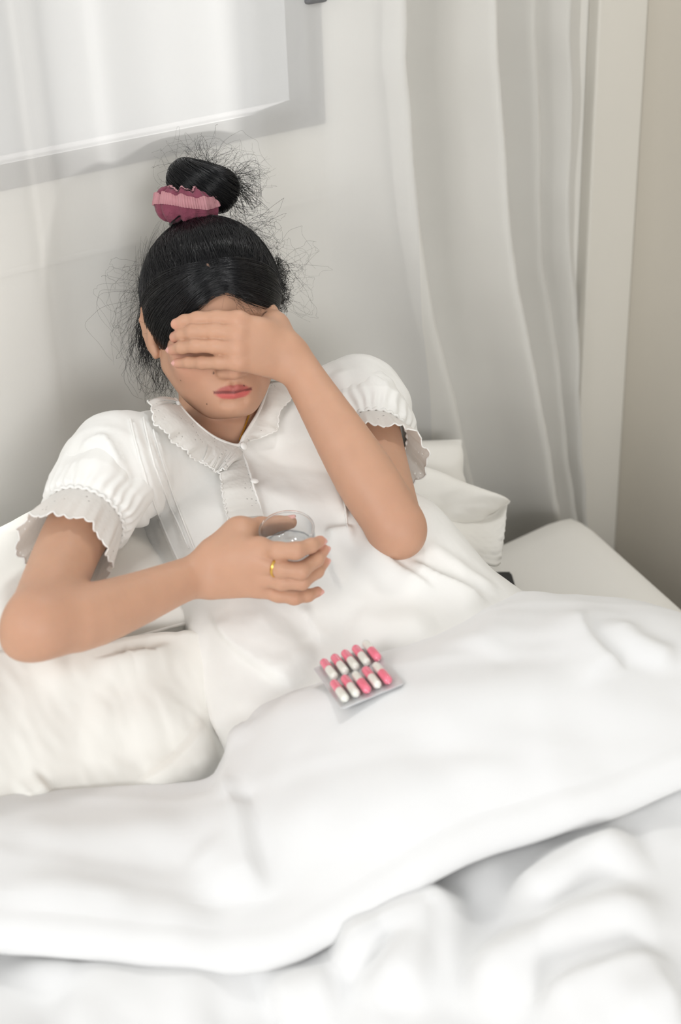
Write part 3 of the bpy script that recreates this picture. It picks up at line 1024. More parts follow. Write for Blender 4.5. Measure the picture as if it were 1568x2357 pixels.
for pts, w, h, kd in (
        ([(262, 985), (290, 1080), (330, 1180), (372, 1290), (410, 1400)], .008, .005, 'step2'),
        ([(440, 1390), (462, 1490), (500, 1630), (530, 1730)], .012, .009, 'ridge'),
        ([(480, 1395), (530, 1470), (610, 1540), (690, 1580)], .012, .010, 'step'),
        ([(560, 1400), (640, 1480), (720, 1540)], .020, .006, 'ridge'),
        ([(690, 1390), (715, 1440), (745, 1490)], .007, .004, 'step'),
        ([(835, 1225), (880, 1275), (945, 1330), (1010, 1372)], .010, .008, 'step2'),
        ([(930, 1285), (1000, 1325), (1080, 1360), (1130, 1390)], .010, .009, 'step2'),
        ([(975, 1240), (1040, 1290), (1100, 1330), (1160, 1370)], .010, .005, 'ridge'),
        ([(745, 1225), (760, 1290), (778, 1340), (800, 1365)], .006, .004, 'step'),
        ([(765, 1090), (785, 1150), (800, 1210)], .007, .005, 'step2'),
        ([(820, 1215), (780, 1220), (745, 1225)], .008, .007, 'step'),
        ([(700, 1000), (740, 1060), (770, 1120)], .020, .004, 'ridge'),
        ([(620, 1130), (700, 1160), (770, 1190)], .020, .003, 'ridge'),
        ([(790, 1420), (900, 1440), (1010, 1420)], .025, .007, 'ridge'),
        ([(552, 1036), (572, 1080), (590, 1140), (606, 1195)], .0055, .0035, 'step2'),
        ([(845, 930), (875, 905), (900, 885)], .012, .010, 'step'),
        ([(770, 850), (790, 890), (815, 930)], .012, .006, 'ridge'),
        ([(180, 1050), (205, 1020), (240, 1010), (265, 1040), (290, 1090)], .010, .007, 'step2')):
    fold(V2, DN, dsurf, pts, w, h, kd, 100)
DV = V2
gown = mesh_np('nightgown', DV, DF, M_dress, person)
dsurf = Surf(DV, DF)
bsurf = Surf(BV, BF)

# sleeves: puffed, gathered by an elastic, ending in a flared eyelet ruffle
def frame_of(d):
    d = unit(d)
    a = unit(np.cross(d, FWD)); b = np.cross(a, d)
    return a, b, d
def sleeve(S, E, r_pts, te, t_end, r_end, ripple_n, flare_dir, seed, sag=0.0):
    a, b, d = frame_of(E - S)
    Ln = np.linalg.norm(E - S)
    nth, nt = 240, 70
    th = np.linspace(0, 2 * np.pi, nth, endpoint=False)
    ts = np.linspace(r_pts[0][0], te, nt)
    rr = np.interp(ts, [x[0] for x in r_pts], [x[1] for x in r_pts])
    P = np.zeros((nth, nt, 3))
    prof = np.array([noise(np.stack([np.cos(th) * 1.0, np.sin(th) * 1.0, np.full(nth, t * 2.0)], 1), 1.3, seed) for t in ts]).T
    fine = np.array([np.cos(th * ripple_n + 2.0 * np.sin(th * 3 + seed) + 0.8 * np.sin(t * 40 + th * 5)) for t in ts]).T
    gath = np.exp(-(te - ts) * Ln / 0.020)
    R = rr[None] * (1 + 0.10 * prof * np.exp(-((ts - te) / 0.9) ** 2)[None] * (1 - gath[None] * 0.8)) + 0.0022 * fine * gath[None] * (1 - np.exp(-(te - ts) * Ln / 0.003))[None]
    R += 0.0035 * np.cos(th * 5 + seed)[:, None] * np.sin(np.clip((ts - r_pts[0][0]) / (te - r_pts[0][0]), 0, 1) * np.pi)[None]
    C = S + np.outer(ts, E - S)
    P = C[None] + R[..., None] * (np.cos(th)[:, None, None] * a + np.sin(th)[:, None, None] * b)
    sl = grid_obj('sleeve', P, M_dress, gown, True, True)
    # elastic seam
    rE = rr[-1]
    ring = S + (E - S) * te + (rE + 0.0012 + 0.0012 * np.cos(th * 30)[:, None]) * (np.cos(th)[:, None] * a + np.sin(th)[:, None] * b)
    V, F = tube_mesh(ring, 0.0018, 6, True)
    mesh_np('elastic_seam', V, F, M_dress, gown)
    # ruffle
    nv = 16
    v = np.linspace(0, 1, nv)
    wave = np.cos(th * 11 + seed + 1.2 * np.sin(2 * th)) * 0.7 + 0.3 * np.cos(th * 23 + seed)
    scal = 0.0035 * np.abs(np.sin(th * 16))
    flare = np.clip(np.cos(th)[:, None] * (a @ flare_dir) + np.sin(th)[:, None] * (b @ flare_dir), 0, 1)
    Rr = rE + (r_end - rE) * v[None] ** 0.8 + (0.0032 * wave)[:, None] * v[None] + 0.010 * flare * v[None]
    along = te * Ln + ((t_end - te) * Ln + scal[:, None] + 0.004 * np.cos(th * 4 + seed)[:, None]) * v[None]
    P = S + along[..., None] * d + Rr[..., None] * (np.cos(th)[:, None, None] * a + np.sin(th)[:, None, None] * b)
    ru = grid_obj('cuff_ruffle', P, M_lace, gown, True, True)
    # corded scalloped hem
    V, F = tube_mesh(P[:, -1], 0.0009, 6, True)
    mesh_np('hem_cord', V, F, M_dress, gown)
    return sl
_se = SR + (_um_r - SR) / 0.5
sleeve(SR, _se, [(-0.10, .040), (0.05, .046), (.16, .0515), (.27, .0520), (.36, .0465), (.39, .0395)], .39, .575, .0460, 26, -RGT * 0.3, 2)
sleeve(SL, EL, [(-0.10, .042), (0.05, .050), (.15, .0555), (.25, .0555), (.325, .0480), (.35, .0405)], .35, .50, .0480, 26, unit(RGT - UPV * 0.5), 5)

# eyelet ruffles of the collar and the placket
def ruffle(name, inner, outer, mat, parent, amp, freq, seed, n=110, m=14, lift=0.0015, edge_up=0.004, scal=4.5):
    I, IN = dsurf_full.line(inner, n, lift)
    O, ON = dsurf_full.line(outer, n, lift)
    n = min(len(I), len(O)); I, O, IN, ON = I[:n], O[:n], IN[:n], ON[:n]
    s = np.linspace(0, 1, n)
    v = np.linspace(0, 1, m)
    wave = 0.75 * np.sin(2 * np.pi * freq * s + seed) + 0.25 * np.sin(2 * np.pi * freq * 2.3 * s + 2 * seed)
    sc = 1 + 0.06 * np.abs(np.sin(np.pi * freq * scal * s))
    P = I[:, None] * (1 - v[None, :, None] * sc[:, None, None]) + O[:, None] * (v[None, :, None] * sc[:, None, None])
    Nn = IN[:, None] * (1 - v[None, :, None]) + ON[:, None] * v[None, :, None]
    P = P + Nn * (amp * (wave[:, None] + 1.0) * v[None] ** 1.2 + edge_up * np.sin(v * np.pi * 0.8)[None] + 0.002)[..., None]
    o = grid_obj(name, P, mat, parent)
    V, F = tube_mesh(P[:, -1], 0.0009, 6)
    mesh_np('hem_cord', V, F, M_dress, gown)
    return o
ruffle('collar_ruffle', [(404, 924), (428, 958), (462, 990), (500, 1014), (545, 1028)],
       [(341, 944), (352, 988), (400, 1030), (452, 1062), (486, 1068)], M_lace, gown, 0.0030, 3.6, 0.3, edge_up=0.005)
ruffle('collar_ruffle', [(548, 1030), (562, 1006), (586, 970), (605, 935), (626, 884)],
       [(560, 1022), (596, 1010), (632, 992), (640, 955), (690, 905)], M_lace, gown, 0.0025, 3.2, 1.4, edge_up=0.005)
ruffle('placket_ruffle', [(548, 1030), (566, 1062), (580, 1105), (594, 1150), (606, 1192)],
       [(480, 1062), (492, 1090), (512, 1110), (518, 1150), (530, 1206)], M_lace, gown, 0.0025, 3.2, 2.2, edge_up=0.003)
ruffle('placket_ruffle', [(470, 1012), (505, 1022), (545, 1032), (556, 1045)],
       [(452, 1058), (480, 1082), (500, 1094), (522, 1098)], M_lace, gown, 0.0025, 2, 3.2, edge_up=0.007)
# neck binding
P, Nn = dsurf_full.line(NECK_PX, 80, 0.002)
V, F = tube_mesh(P, 0.0024, 8)
mesh_np('neck_binding', V, F, M_dress, gown)
# stitched placket edge
P, Nn = dsurf.line([(550, 1032), (568, 1070), (586, 1130), (606, 1194)], 40, 0.0015)
V, F = tube_mesh(P, 0.0014, 6)
mesh_np('placket_edge', V, F, M_dress, gown)
for pts in ([(300, 966), (318, 1040), (345, 1130), (388, 1240), (430, 1330)], [(330, 962), (352, 1060), (390, 1160), (436, 1262)],
            [(352, 990), (372, 1060), (392, 1120), (418, 1190), (450, 1270)], [(800, 1215), (790, 1150), (768, 1085), (745, 1030)]):
    P, Nn = dsurf.line(pts, 60, 0.0006)
    V, F = tube_mesh(P, 0.0012, 6)
    mesh_np('pintuck', V, F, M_dress, gown)
def button(px, py, r):
    c, n = dsurf_full.hit(px, py, 0.0055)
    bm = bmesh.new()
    bmesh.ops.create_uvsphere(bm, u_segments=16, v_segments=8, radius=r)
    bmesh.ops.scale(bm, vec=(1, 1, 0.45), verts=bm.verts)
    M = Vector(n).to_track_quat('Z', 'Y').to_matrix().to_4x4(); M.translation = Vector(c)
    bmesh.ops.transform(bm, matrix=M, verts=bm.verts)
    bm_obj('button', bm, M_button, gown, True)
button(555, 1030, .0046); button(585, 1117, .0046); button(513, 1096, .0036)
# necklace: little rope links lying on the neck
def body_line(pts, n, lift):
    L, Ln = bsurf.line(pts, n, lift)
    return L, Ln
_nk = lambda p: smin(torso_sdf(p), neck_sdf(p), 0.02)
_px = resample(np.array([(590, 892), (585, 915), (578, 940), (570, 965), (561, 990), (552, 1012)], float), 60)
L = np.array([at(x, y, trace(_nk, x, y) - 0.0014) for x, y in _px]); LN = np.tile(-FWD, (60, 1))
parts = []
for i in range(len(L) - 1):
    a, b = L[i], L[i + 1]
    t = unit(b - a); n = LN[i]; s = np.cross(t, n)
    sgn = 1 if i % 2 else -1
    mid = (a + b) / 2
    th = np.linspace(0, 2 * np.pi, 12, endpoint=False)
    loop = mid + np.cos(th)[:, None] * t * 0.0016 + np.sin(th)[:, None] * (s * 0.7 + n * 0.7 * sgn) * 0.0010
    parts.append(tube_mesh(loop, 0.00042, 5, True))
V, F = join_vf(parts)
mesh_np('necklace', V, F, M_gold, person)
# gold ring on the middle finger of the hand at the glass
P, rad = RF['middle']
rc = P[0] * 0.22 + P[1] * 0.78
d = unit(P[1] - P[0]); a, b, _ = frame_of(d)
th = np.linspace(0, 2 * np.pi, 48, endpoint=False)
prof = []
for du, dr in ((-0.0016, .0002), (-0.0013, .0011), (0, .0015), (0.0013, .0011), (0.0016, .0002), (0.0, -.0004)):
    prof.append(rc + d * du + (0.00865 + dr) * (np.cos(th)[:, None] * a + np.sin(th)[:, None] * b))
prof.append(prof[0])
R_ = np.array(prof).transpose(1, 0, 2)
V = R_.reshape(-1, 3)
mesh_np('ring', V, grid_faces(48, 7, True), M_gold, person)

# ------------------------------------------------------------------ hair
CAPR = CR_R + np.array([0.0078, 0.0085, 0.0085])
def cap_r(D):
    """distance from the skull centre to the outer hair surface along head-frame directions D"""
    return 1 / np.sqrt(np.sum((D / CAPR) ** 2, -1))
def cap_hit(px, py):
    f = lambda p: ell(w2h(p), CR_C, CAPR) * HS
    t = trace(f, px, py)
    if t is None:      # outside the outline: nearest point of the cap
        ts = np.linspace(1.35, 1.75, 200)
        P = CAM + ray(px, py) * ts[:, None]
        t = ts[np.argmin(f(P))]
    return unit(w2h(at(px, py, t)) - CR_C)
def elaz(D):
    return np.degrees(np.arctan2(D[..., 0], D[..., 1])), np.degrees(np.arcsin(np.clip(D[..., 2], -1, 1)))
_edge = [elaz(cap_hit(*p)) for p in [(372, 812), (384, 775), (418, 734), (470, 700), (520, 667), (560, 684), (606, 714), (636, 712)]]
HL_AZ = np.array([-180, -140, -112, -97] + [float(a) for a, e in _edge] + [100, 115, 140, 180])
HL_EL = np.array([-48, -44, -30, 6] + [float(e) for a, e in _edge] + [4, -30, -44, -48])
_o = np.argsort(HL_AZ); HL_AZ, HL_EL = HL_AZ[_o], HL_EL[_o]
def above_line(D):
    az, e = elaz(D)
    return e - np.interp(az, HL_AZ, HL_EL)
def d2w(D, extra=0.0):
    r = cap_r(D) + extra
    return h2w(CR_C + D * np.asarray(r)[..., None])
# cap: the mass of hair on the skull
nu, nv = 220, 150
u = np.linspace(-np.pi, np.pi, nu, endpoint=False); el_ = np.linspace(-1.0, np.pi / 2 - 1e-3, nv)
A, E_ = np.meshgrid(u, el_, indexing='ij')
D = np.stack([np.sin(A) * np.cos(E_), np.cos(A) * np.cos(E_), np.sin(E_)], -1)
ab = above_line(D)
thick = sstep(-1.0, 9.0, ab)
rsk = 1 / np.sqrt(np.sum((D / (CR_R - 0.0005)) ** 2, -1))
rr = rsk + (cap_r(D) - 0.0012 - rsk) * thick
HV = h2w(CR_C + D * rr[..., None]).reshape(-1, 3)
HF = grid_faces(nu, nv, True)
HV, HF = cut_faces(HV, HF, (ab > -1.5).ravel())
hair = mesh_np('hair', HV, HF, M_hair, person)

def slerp_path(S, E, n, mid=None):
    t = np.linspace(0, 1, n)[None, :, None]
    if mid is None:
        w = np.arccos(np.clip(np.sum(S * E, 1), -1, 1))[:, None, None] + 1e-6
        P = (np.sin((1 - t) * w) * S[:, None] + np.sin(t * w) * E[:, None]) / np.sin(w)
    else:
        c = 2 * mid - 0.5 * (S + E)
        P = (1 - t) ** 2 * S[:, None] + 2 * t * (1 - t) * c[:, None] + t ** 2 * E[:, None]
    return P / np.linalg.norm(P, axis=2)[..., None]
STR = {}
def add_strands(key, P, r0, r1=None):
    STR.setdefault(key, []).append((P, r0, r0 * 0.5 if r1 is None else r1))
B_DIR = cap_hit(438, 500)
W_DIR = cap_hit(478, 610)
HP_DIR = cap_hit(521, 667)
def lerp_dirs(a, b, t):
    P = a[None] * (1 - t[:, None]) + b[None] * t[:, None]
    return P / np.linalg.norm(P, axis=1)[:, None]
def jit(D, s):
    D = D + rng.normal(size=D.shape) * s
    return D / np.linalg.norm(D, axis=1)[:, None]
# combed back to the knot
n = 5200
Kpts = resample(np.array([cap_hit(*p) for p in [(304, 720), (318, 680), (350, 655), (400, 635), (440, 618), (478, 608), (520, 598), (570, 590), (620, 610), (648, 660)]]), 200)
Kpts /= np.linalg.norm(Kpts, axis=1)[:, None]
k = rng.integers(0, 200, n)
S = jit(Kpts[k], 0.03)
clump = lambda S: (0.0016 * noise(S, 0.07, 6, 2))[:, None]
P = slerp_path(S, jit(np.tile(B_DIR, (n, 1)), 0.05), 16)
off = clump(S) + (rng.uniform(-0.0016, 0.0014, n)[:, None] + 0.0012 * np.sin(rng.uniform(0, 6.3, n)[:, None] + np.linspace(0, 4, 16)[None]) * rng.uniform(0, 1, n)[:, None])
add_strands('hair', d2w(P, off), 0.00034)
n = 2600        # back and sides of the head
az = rng.uniform(70, 290, n); S = np.stack([np.sin(np.radians(az)), np.cos(np.radians(az)), rng.uniform(-0.65, 0.5, n)], 1)
S /= np.linalg.norm(S, axis=1)[:, None]
S = S[above_line(S) > 1]
P = slerp_path(S, jit(np.tile(B_DIR, (len(S), 1)), 0.05), 16)
add_strands('hair', d2w(P, rng.uniform(-0.0014, 0.0014, len(S))[:, None] * np.ones((1, 16))), 0.00034)
# parted locks that fall from the crown to both temples
def clump(S):
    return (0.0016 * noise(S, 0.07, 6, 2))[:, None]
def locks(p0, p1, n, off0=0.0):
    t = rng.uniform(0, 1, n) ** 0.8
    d0 = [cap_hit(*q) for q in p0]; d1 = [cap_hit(*q) for q in p1]
    S, M_, E = (jit(lerp_dirs(a, b, t), s_) for a, b, s_ in zip(d0, d1, (0.026, 0.02, 0.018)))
    P = slerp_path(S, E, 16, M_)
    tt = np.linspace(0, 1, 16)[None]
    o = off0 + rng.uniform(-0.0012, 0.0012, n)[:, None] + 0.0010 * np.sin(tt * np.pi) + clump(S)
    add_strands('hair', d2w(P, o), 0.00034)
locks([(480, 606), (395, 622), (318, 690)], [(520, 664), (445, 712), (378, 800)], 2800)
locks([(484, 606), (565, 596), (646, 650)], [(524, 664), (578, 690), (640, 716)], 2000)
locks([(474, 612), (390, 650), (330, 735)], [(500, 640), (420, 715), (388, 812)], 900, 0.001)
_n = 420
_k = rng.integers(0, 200, _n)
_S = jit(W_DIR[None] * 0.5 + Kpts[_k] * 0.5, 0.05)
_E = jit(lerp_dirs(B_DIR, W_DIR, rng.uniform(0, 0.5, _n)) + 0.5 * (Kpts[_k] - W_DIR), 0.10)
add_strands('hair', d2w(slerp_path(_S, _E, 16), (0.0014 + 0.0016 * np.sin(np.linspace(0, np.pi, 16)))[None] * rng.uniform(0.7, 1.4, _n)[:, None]), 0.00020)
# the bare spot of scalp where the parting begins
th = np.linspace(0, 2 * np.pi, 28, endpoint=False); rv = np.linspace(0.02, 1, 5)
_t1 = unit(HP_DIR - W_DIR * (HP_DIR @ W_DIR)); _t2 = np.cross(W_DIR, _t1)
_rr = 0.034 * (0.55 + 0.25 * np.cos(th) + 0.25 * np.abs(np.cos(2 * th + 0.4)) + 0.12 * np.cos(7 * th))
D = W_DIR + rv[None, :, None] * _rr[:, None, None] * (np.cos(th)[:, None, None] * _t1 * 1.5 + np.sin(th)[:, None, None] * _t2 * 0.8)
D /= np.linalg.norm(D, axis=2)[..., None]
M_scalp = plain('scalp', (0.20, 0.125, 0.09), 0.6, spec=0.2, var=0.3, scale=300)
mesh_np('parting', d2w(D, 0.0028 - 0.0040 * rv[None] ** 3).reshape(-1, 3), grid_faces(28, 5, True), M_scalp, hair)
# loose strands
def loose(key, n, start, end, r, bend=0.02, curl=0.0, pts=14, gravity=0.0):
    """start / end: functions returning (n,3) arrays"""
    S, E = start(n), end(n)
    t = np.linspace(0, 1, pts)[None, :, None]
    b = rng.normal(size=(n, 1, 3)) * bend
    P = S[:, None] * (1 - t) + E[:, None] * t + b * np.sin(t * np.pi) + np.array([0, 0, gravity]) * (t ** 2)
    if curl:
        a1, a2 = rng.normal(size=(n, 1, 3)), rng.normal(size=(n, 1, 3))
        f = rng.uniform(4, 11, (n, 1, 1)); ph = rng.uniform(0, 6.28, (n, 1, 1))
        P = P + curl * t * (a1 * np.sin(f * t * 3 + ph) + a2 * np.cos(f * t * 3 + ph))
    P[:, :, 1] = np.minimum(P[:, :, 1], -0.030)
    add_strands(key, P, r)
def pxs(xr, yr, dr):
    def f(n):
        x = rng.uniform(*xr, n); y = rng.uniform(*yr, n); d = rng.uniform(*dr, n)
        return CAM + (RGT[None] * ((x - FW / 2) / FPX)[:, None] - UPV[None] * ((y - FH / 2) / FPX)[:, None] + FWD[None]) * d[:, None]
    return f
loose('loose_hair', 150, pxs((322, 345), (690, 745), (1.59, 1.62)), pxs((318, 350), (770, 850), (1.585, 1.62)), .00024, .005, .0004)
loose('loose_hair', 50, pxs((322, 345), (690, 745), (1.59, 1.62)), pxs((290, 330), (790, 890), (1.585, 1.62)), .00013, .012, .0008)
loose('loose_hair', 90, pxs((330, 352), (720, 780), (1.60, 1.62)), pxs((318, 400), (840, 930), (1.60, 1.635)), .00016, .012, .0006)
loose('loose_hair', 60, pxs((352, 392), (790, 850), (1.60, 1.63)), pxs((340, 410), (860, 935), (1.60, 1.635)), .00015, .010, .0005)
loose('loose_hair', 60, pxs((312, 330), (600, 720), (1.57, 1.61)), pxs((255, 320), (640, 850), (1.56, 1.63)), .00010, .018, .002)
loose('loose_hair', 170, pxs((632, 645), (590, 705), (1.585, 1.61)), pxs((630, 662), (600, 730), (1.585, 1.62)), .00020, .006, .0022)
loose('loose_hair', 60, pxs((625, 640), (560, 690), (1.585, 1.61)), pxs((630, 720), (560, 740), (1.58, 1.62)), .00009, .018, .002)
loose('loose_hair', 60, pxs((540, 600), (500, 560), (1.57, 1.60)), pxs((570, 650), (500, 600), (1.57, 1.60)), .00014, .014, .0012)
loose('loose_hair', 26, pxs((525, 560), (668, 690), (1.475, 1.482)), pxs((570, 615), (705, 728), (1.475, 1.485)), .00012, .004, .0006)
# fly-aways standing off the outline
n = 260
S = Kpts[rng.integers(0, 200, n)]; S = jit(S, 0.25); S = S[above_line(S) > 3]; n = len(S)
E = jit(S * 0.75 + B_DIR * 0.5, 0.30)
P = slerp_path(S, E, 12)
lift = (np.linspace(0, 1, 12)[None] ** 1.5) * rng.uniform(0.002, 0.022, n)[:, None]
add_strands('loose_hair', d2w(P, lift), 0.00010)
add_strands('loose_hair', (lambda S: d2w(slerp_path(S, jit(S, 0.22), 10), np.linspace(0, 1, 10)[None] * rng.uniform(0.001, 0.012, len(S))[:, None]))(jit(Kpts[rng.integers(0, 200, 420)], 0.12)), 0.00009)

# the knot on top
BC = at(464, 424, 1.575)
_bm = unit(RGT * 0.94 - UPV * 0.34)                 # long way of the knot
_bu = unit(UPV * 0.94 + RGT * 0.34 - FWD * 0.25)
_bu = unit(_bu - _bm * (_bu @ _bm))
_bd = np.cross(_bm, _bu)
def knot(theta, alpha, grow=0.0):
    """coil of the knot: theta round the coil, alpha round its tube"""
    Rm, Rd = 0.0215, 0.0120
    rt = (0.0188 + grow) * (1 + 0.08 * np.cos(theta * 1 + 0.6))
    c = np.cos(theta)[..., None] * _bm * Rm + np.sin(theta)[..., None] * _bd * Rd
    rad = np.cos(theta)[..., None] * _bm + np.sin(theta)[..., None] * _bd
    return BC + c + rad * (rt * np.cos(alpha))[..., None] + _bu * (rt * 1.18 * np.sin(alpha))[..., None]
th, al = np.meshgrid(np.linspace(0, 2 * np.pi, 64, endpoint=False), np.linspace(0, 2 * np.pi, 25), indexing='ij')
mesh_np('hair_bun', knot(th, al, -0.0008).reshape(-1, 3), grid_faces(64, 25, True), M_hair, person)
n = 2200
t0, a0 = rng.uniform(0, 6.28, n)[:, None], rng.uniform(0, 6.28, n)[:, None]
t = np.linspace(0, 1, 16)[None]
P = knot(t0 + t * rng.uniform(0.8, 2.6, n)[:, None], a0 + t * rng.uniform(0.4, 1.3, n)[:, None], rng.uniform(-0.001, 0.0016, n)[:, None] * np.ones((1, 16)))
add_strands('hair_bun', P, 0.00034)
def from_bun(n):
    return knot(rng.uniform(0, 6.28, n), rng.uniform(0, 6.28, n))
loose('hair_bun', 90, from_bun, pxs((350, 640), (330, 480), (1.56, 1.62)), .00010, .016, .0012)
loose('hair_bun', 70, pxs((430, 520), (372, 400), (1.565, 1.60)), pxs((400, 560), (318, 372), (1.57, 1.61)), .00012, .010, .0006)
loose('hair_bun', 80, pxs((530, 552), (405, 440), (1.565, 1.60)), pxs((560, 606), (440, 500), (1.565, 1.60)), .00020, .010, .0004)
loose('hair_bun', 60, pxs((520, 548), (400, 425), (1.565, 1.60)), pxs((570, 622), (385, 430), (1.565, 1.60)), .00012, .010, .0004)
loose('hair_bun', 40, pxs((500, 545), (460, 476), (1.565, 1.60)), pxs((525, 570), (480, 530), (1.565, 1.60)), .00014, .008, .0004)
loose('hair_bun', 9, pxs((470, 484), (370, 380), (1.57, 1.58)), pxs((450, 470), (305, 325), (1.57, 1.58)), .00016, .004)
# stem of the tail through the band
V, F = tube_mesh(resample(np.array([d2w(B_DIR[None], -0.01)[0], at(432, 480, 1.572), at(448, 440, 1.575)]), 10), np.linspace(.026, .018, 10), 20)
mesh_np('hair_tail', V, F, M_hair, person)

def hair_curves(name, groups, parent):
    lens = []; pos = []; rad = []
    for P, r0, r1 in groups:
        n, m, _ = P.shape
        lens += [m] * n
        pos.append(P.reshape(-1, 3))
        rad.append(np.tile(np.linspace(r0, r1, m), n))
    cu = bpy.data.hair_curves.new(name)
    cu.add_curves(lens)
    cu.position_data.foreach_set('vector', np.concatenate(pos).astype(np.float32).ravel())
    a = cu.attributes.get('radius') or cu.attributes.new('radius', 'FLOAT', 'POINT')
    a.data.foreach_set('value', np.concatenate(rad).astype(np.float32))
    o = bpy.data.objects.new(name, cu)
    COL.objects.link(o)
    cu.materials.append(M_strand)
    o.parent = parent
    o.matrix_parent_inverse = parent.matrix_world.inverted()
    o['kind'] = 'stuff'
    return o
hair_curves('hair_strands', STR['hair'], person)
hair_curves('loose_hair', STR['loose_hair'], person)
hair_curves('bun_strands', STR['hair_bun'], person)
# lashes of the closed eye, seen between two fingers
n = 34
t = np.linspace(0, 1, n)
rootl = h2w(np.stack([-0.0185 - 0.026 * t, 0.0865 - 0.0115 * (t - .3) ** 2 * 4, -0.0145 - 0.003 * np.sin(t * np.pi)], 1))
tip = rootl + HS * 0.0075 * (np.stack([-(t - 0.4) * 0.9, 0.8 + 0 * t, -0.55 + 0 * t], 1) @ HR.T)
s = np.linspace(0, 1, 6)[None, :, None]
hair_curves('eyelashes', [(rootl[:, None] * (1 - s) + tip[:, None] * s, .00022, .00008)], person)

# velvet hair band with a pleated trim
M_velvet = fabric('rose_velvet', (0.20, 0.050, 0.080), 0.9, 900, 0.35, 60, 0.3, 0, 0.12, 0.4)
M_pleat = fabric('pink_pleats', (0.45, 0.215, 0.235), 0.55, 900, 0.1, 60, 0.1, 0, 0.2, 0.12)
SC = at(429, 474, 1.562)
_sa = unit(UPV * 0.93 - RGT * 0.10 - FWD * 0.32)
_s1 = unit(RGT - _sa * (RGT @ _sa)); _s2 = np.cross(_sa, _s1)
def band(th, al, R, r, zoff=0.0, k=1.0):
    g = 1 + 0.10 * np.cos(9 * th + 1) + 0.06 * np.cos(17 * th + 2.0)
    rad = np.cos(th)[..., None] * _s1 * 1.12 + np.sin(th)[..., None] * _s2
    return SC + rad * (R + r * g * np.cos(al))[..., None] + _sa * (zoff + r * 1.55 * g * np.sin(al) + 0.004 * np.cos(th + 2.6))[..., None]
th, al = np.meshgrid(np.linspace(0, 2 * np.pi, 160, endpoint=False), np.linspace(0, 2 * np.pi, 25), indexing='ij')
P = band(th, al, 0.0185, 0.0115)
P += _sa * (0.0012 * noise(P, 0.02, 4))[..., None]
scr = mesh_np('scrunchie', P.reshape(-1, 3), grid_faces(160, 25, True), M_velvet, person)
def pleats(al0, al1, lift, ph, amp=0.0009, cnt=75, wob=0.0):
    th = np.linspace(0, 2 * np.pi, 900, endpoint=False)
    v = np.linspace(0, 1, 8)
    T, Vv = np.meshgrid(th, v, indexing='ij')
    al = al0 + (al1 - al0) * Vv + wob * np.sin(2 * T + ph)
    P = band(T, al, 0.0185, 0.0117 + lift)
    rad = np.cos(T)[..., None] * _s1 + np.sin(T)[..., None] * _s2
    P = P + rad * (amp * np.cos(T * cnt) * (0.3 + 0.7 * np.abs(Vv - 0.5) * 2))[..., None] + rad * (0.0012 * np.clip(Vv - 0.7, 0, 1))[..., None]
    return mesh_np('pleated_trim', P.reshape(-1, 3), grid_faces(900, 8, True), M_pleat, scr)
pleats(0.02, 0.72, 0.0010, 0.0, wob=0.16)
pleats(1.55, 1.85, 0.0008, 1.5, wob=0.3)

# ------------------------------------------------------------------ bed
BEDZ = 0.55
M_mat = fabric('fitted_sheet', (0.83, 0.81, 0.765), wr_scale=5, wr=0.10)
def soft_box(lo, hi, r, mat, name, parent=None, slant=0.0):
    """box with well rounded edges"""
    lo, hi = np.array(lo), np.array(hi); c, hs = (lo + hi) / 2, (hi - lo) / 2
    bm = bmesh.new()
    bmesh.ops.create_cube(bm, size=2.0)
    bmesh.ops.subdivide_edges(bm, edges=bm.edges[:], cuts=28, use_grid_fill=True)
    V = np.array([v.co for v in bm.verts]) * hs
    inner = hs - r
    q = np.clip(V, -inner, inner)
    d = V - q
    # more samples near the edges: push the grid outwards first
    V = np.sign(V) * hs * (np.abs(V) / hs) ** 0.55
    q = np.clip(V, -inner, inner); d = V - q
    n = np.linalg.norm(d, axis=1)[:, None]
    V = q + d / np.maximum(n, 1e-9) * np.minimum(n, 1e9) * np.where(n > 0, r / np.maximum(n, 1e-9), 0)
    V = V + c
    # the right-hand side runs a little askew of the wall
    V[:, 0] += slant * np.clip(V[:, 1] - hi[1], -0.55, 0) * sstep(0.0, 1.0, V[:, 0] / hi[0])
    for v, co in zip(bm.verts, V):
        v.co = co
    return bm_obj(name, bm, mat, parent, True)
mattress = soft_box((-1.25, -2.10, 0.26), (0.650, -0.125, BEDZ), 0.065, M_mat, 'mattress', slant=0.36)
tag(mattress, 'thick mattress under a cream fitted sheet, its bare corner showing beside the curtain', 'mattress')
M_wood = plain('bed_wood', (0.20, 0.13, 0.08), 0.5, scale=12)
bm = bmesh.new()
box_bm(bm, (-1.24, -2.09, 0.16), (0.42, -0.14, 0.2595), 0.01)
base = bm_obj('bed_base', bm, M_wood)
tag(base, 'low dark wooden bed base under the mattress', 'bed')
for x in (-1.18, 0.37):
    for y in (-2.03, -0.20):
        bm = bmesh.new(); box_bm(bm, (x - .03, y - .03, 0.0), (x + .03, y + .03, 0.165), 0.004)
        bm_obj('leg', bm, M_wood, base)

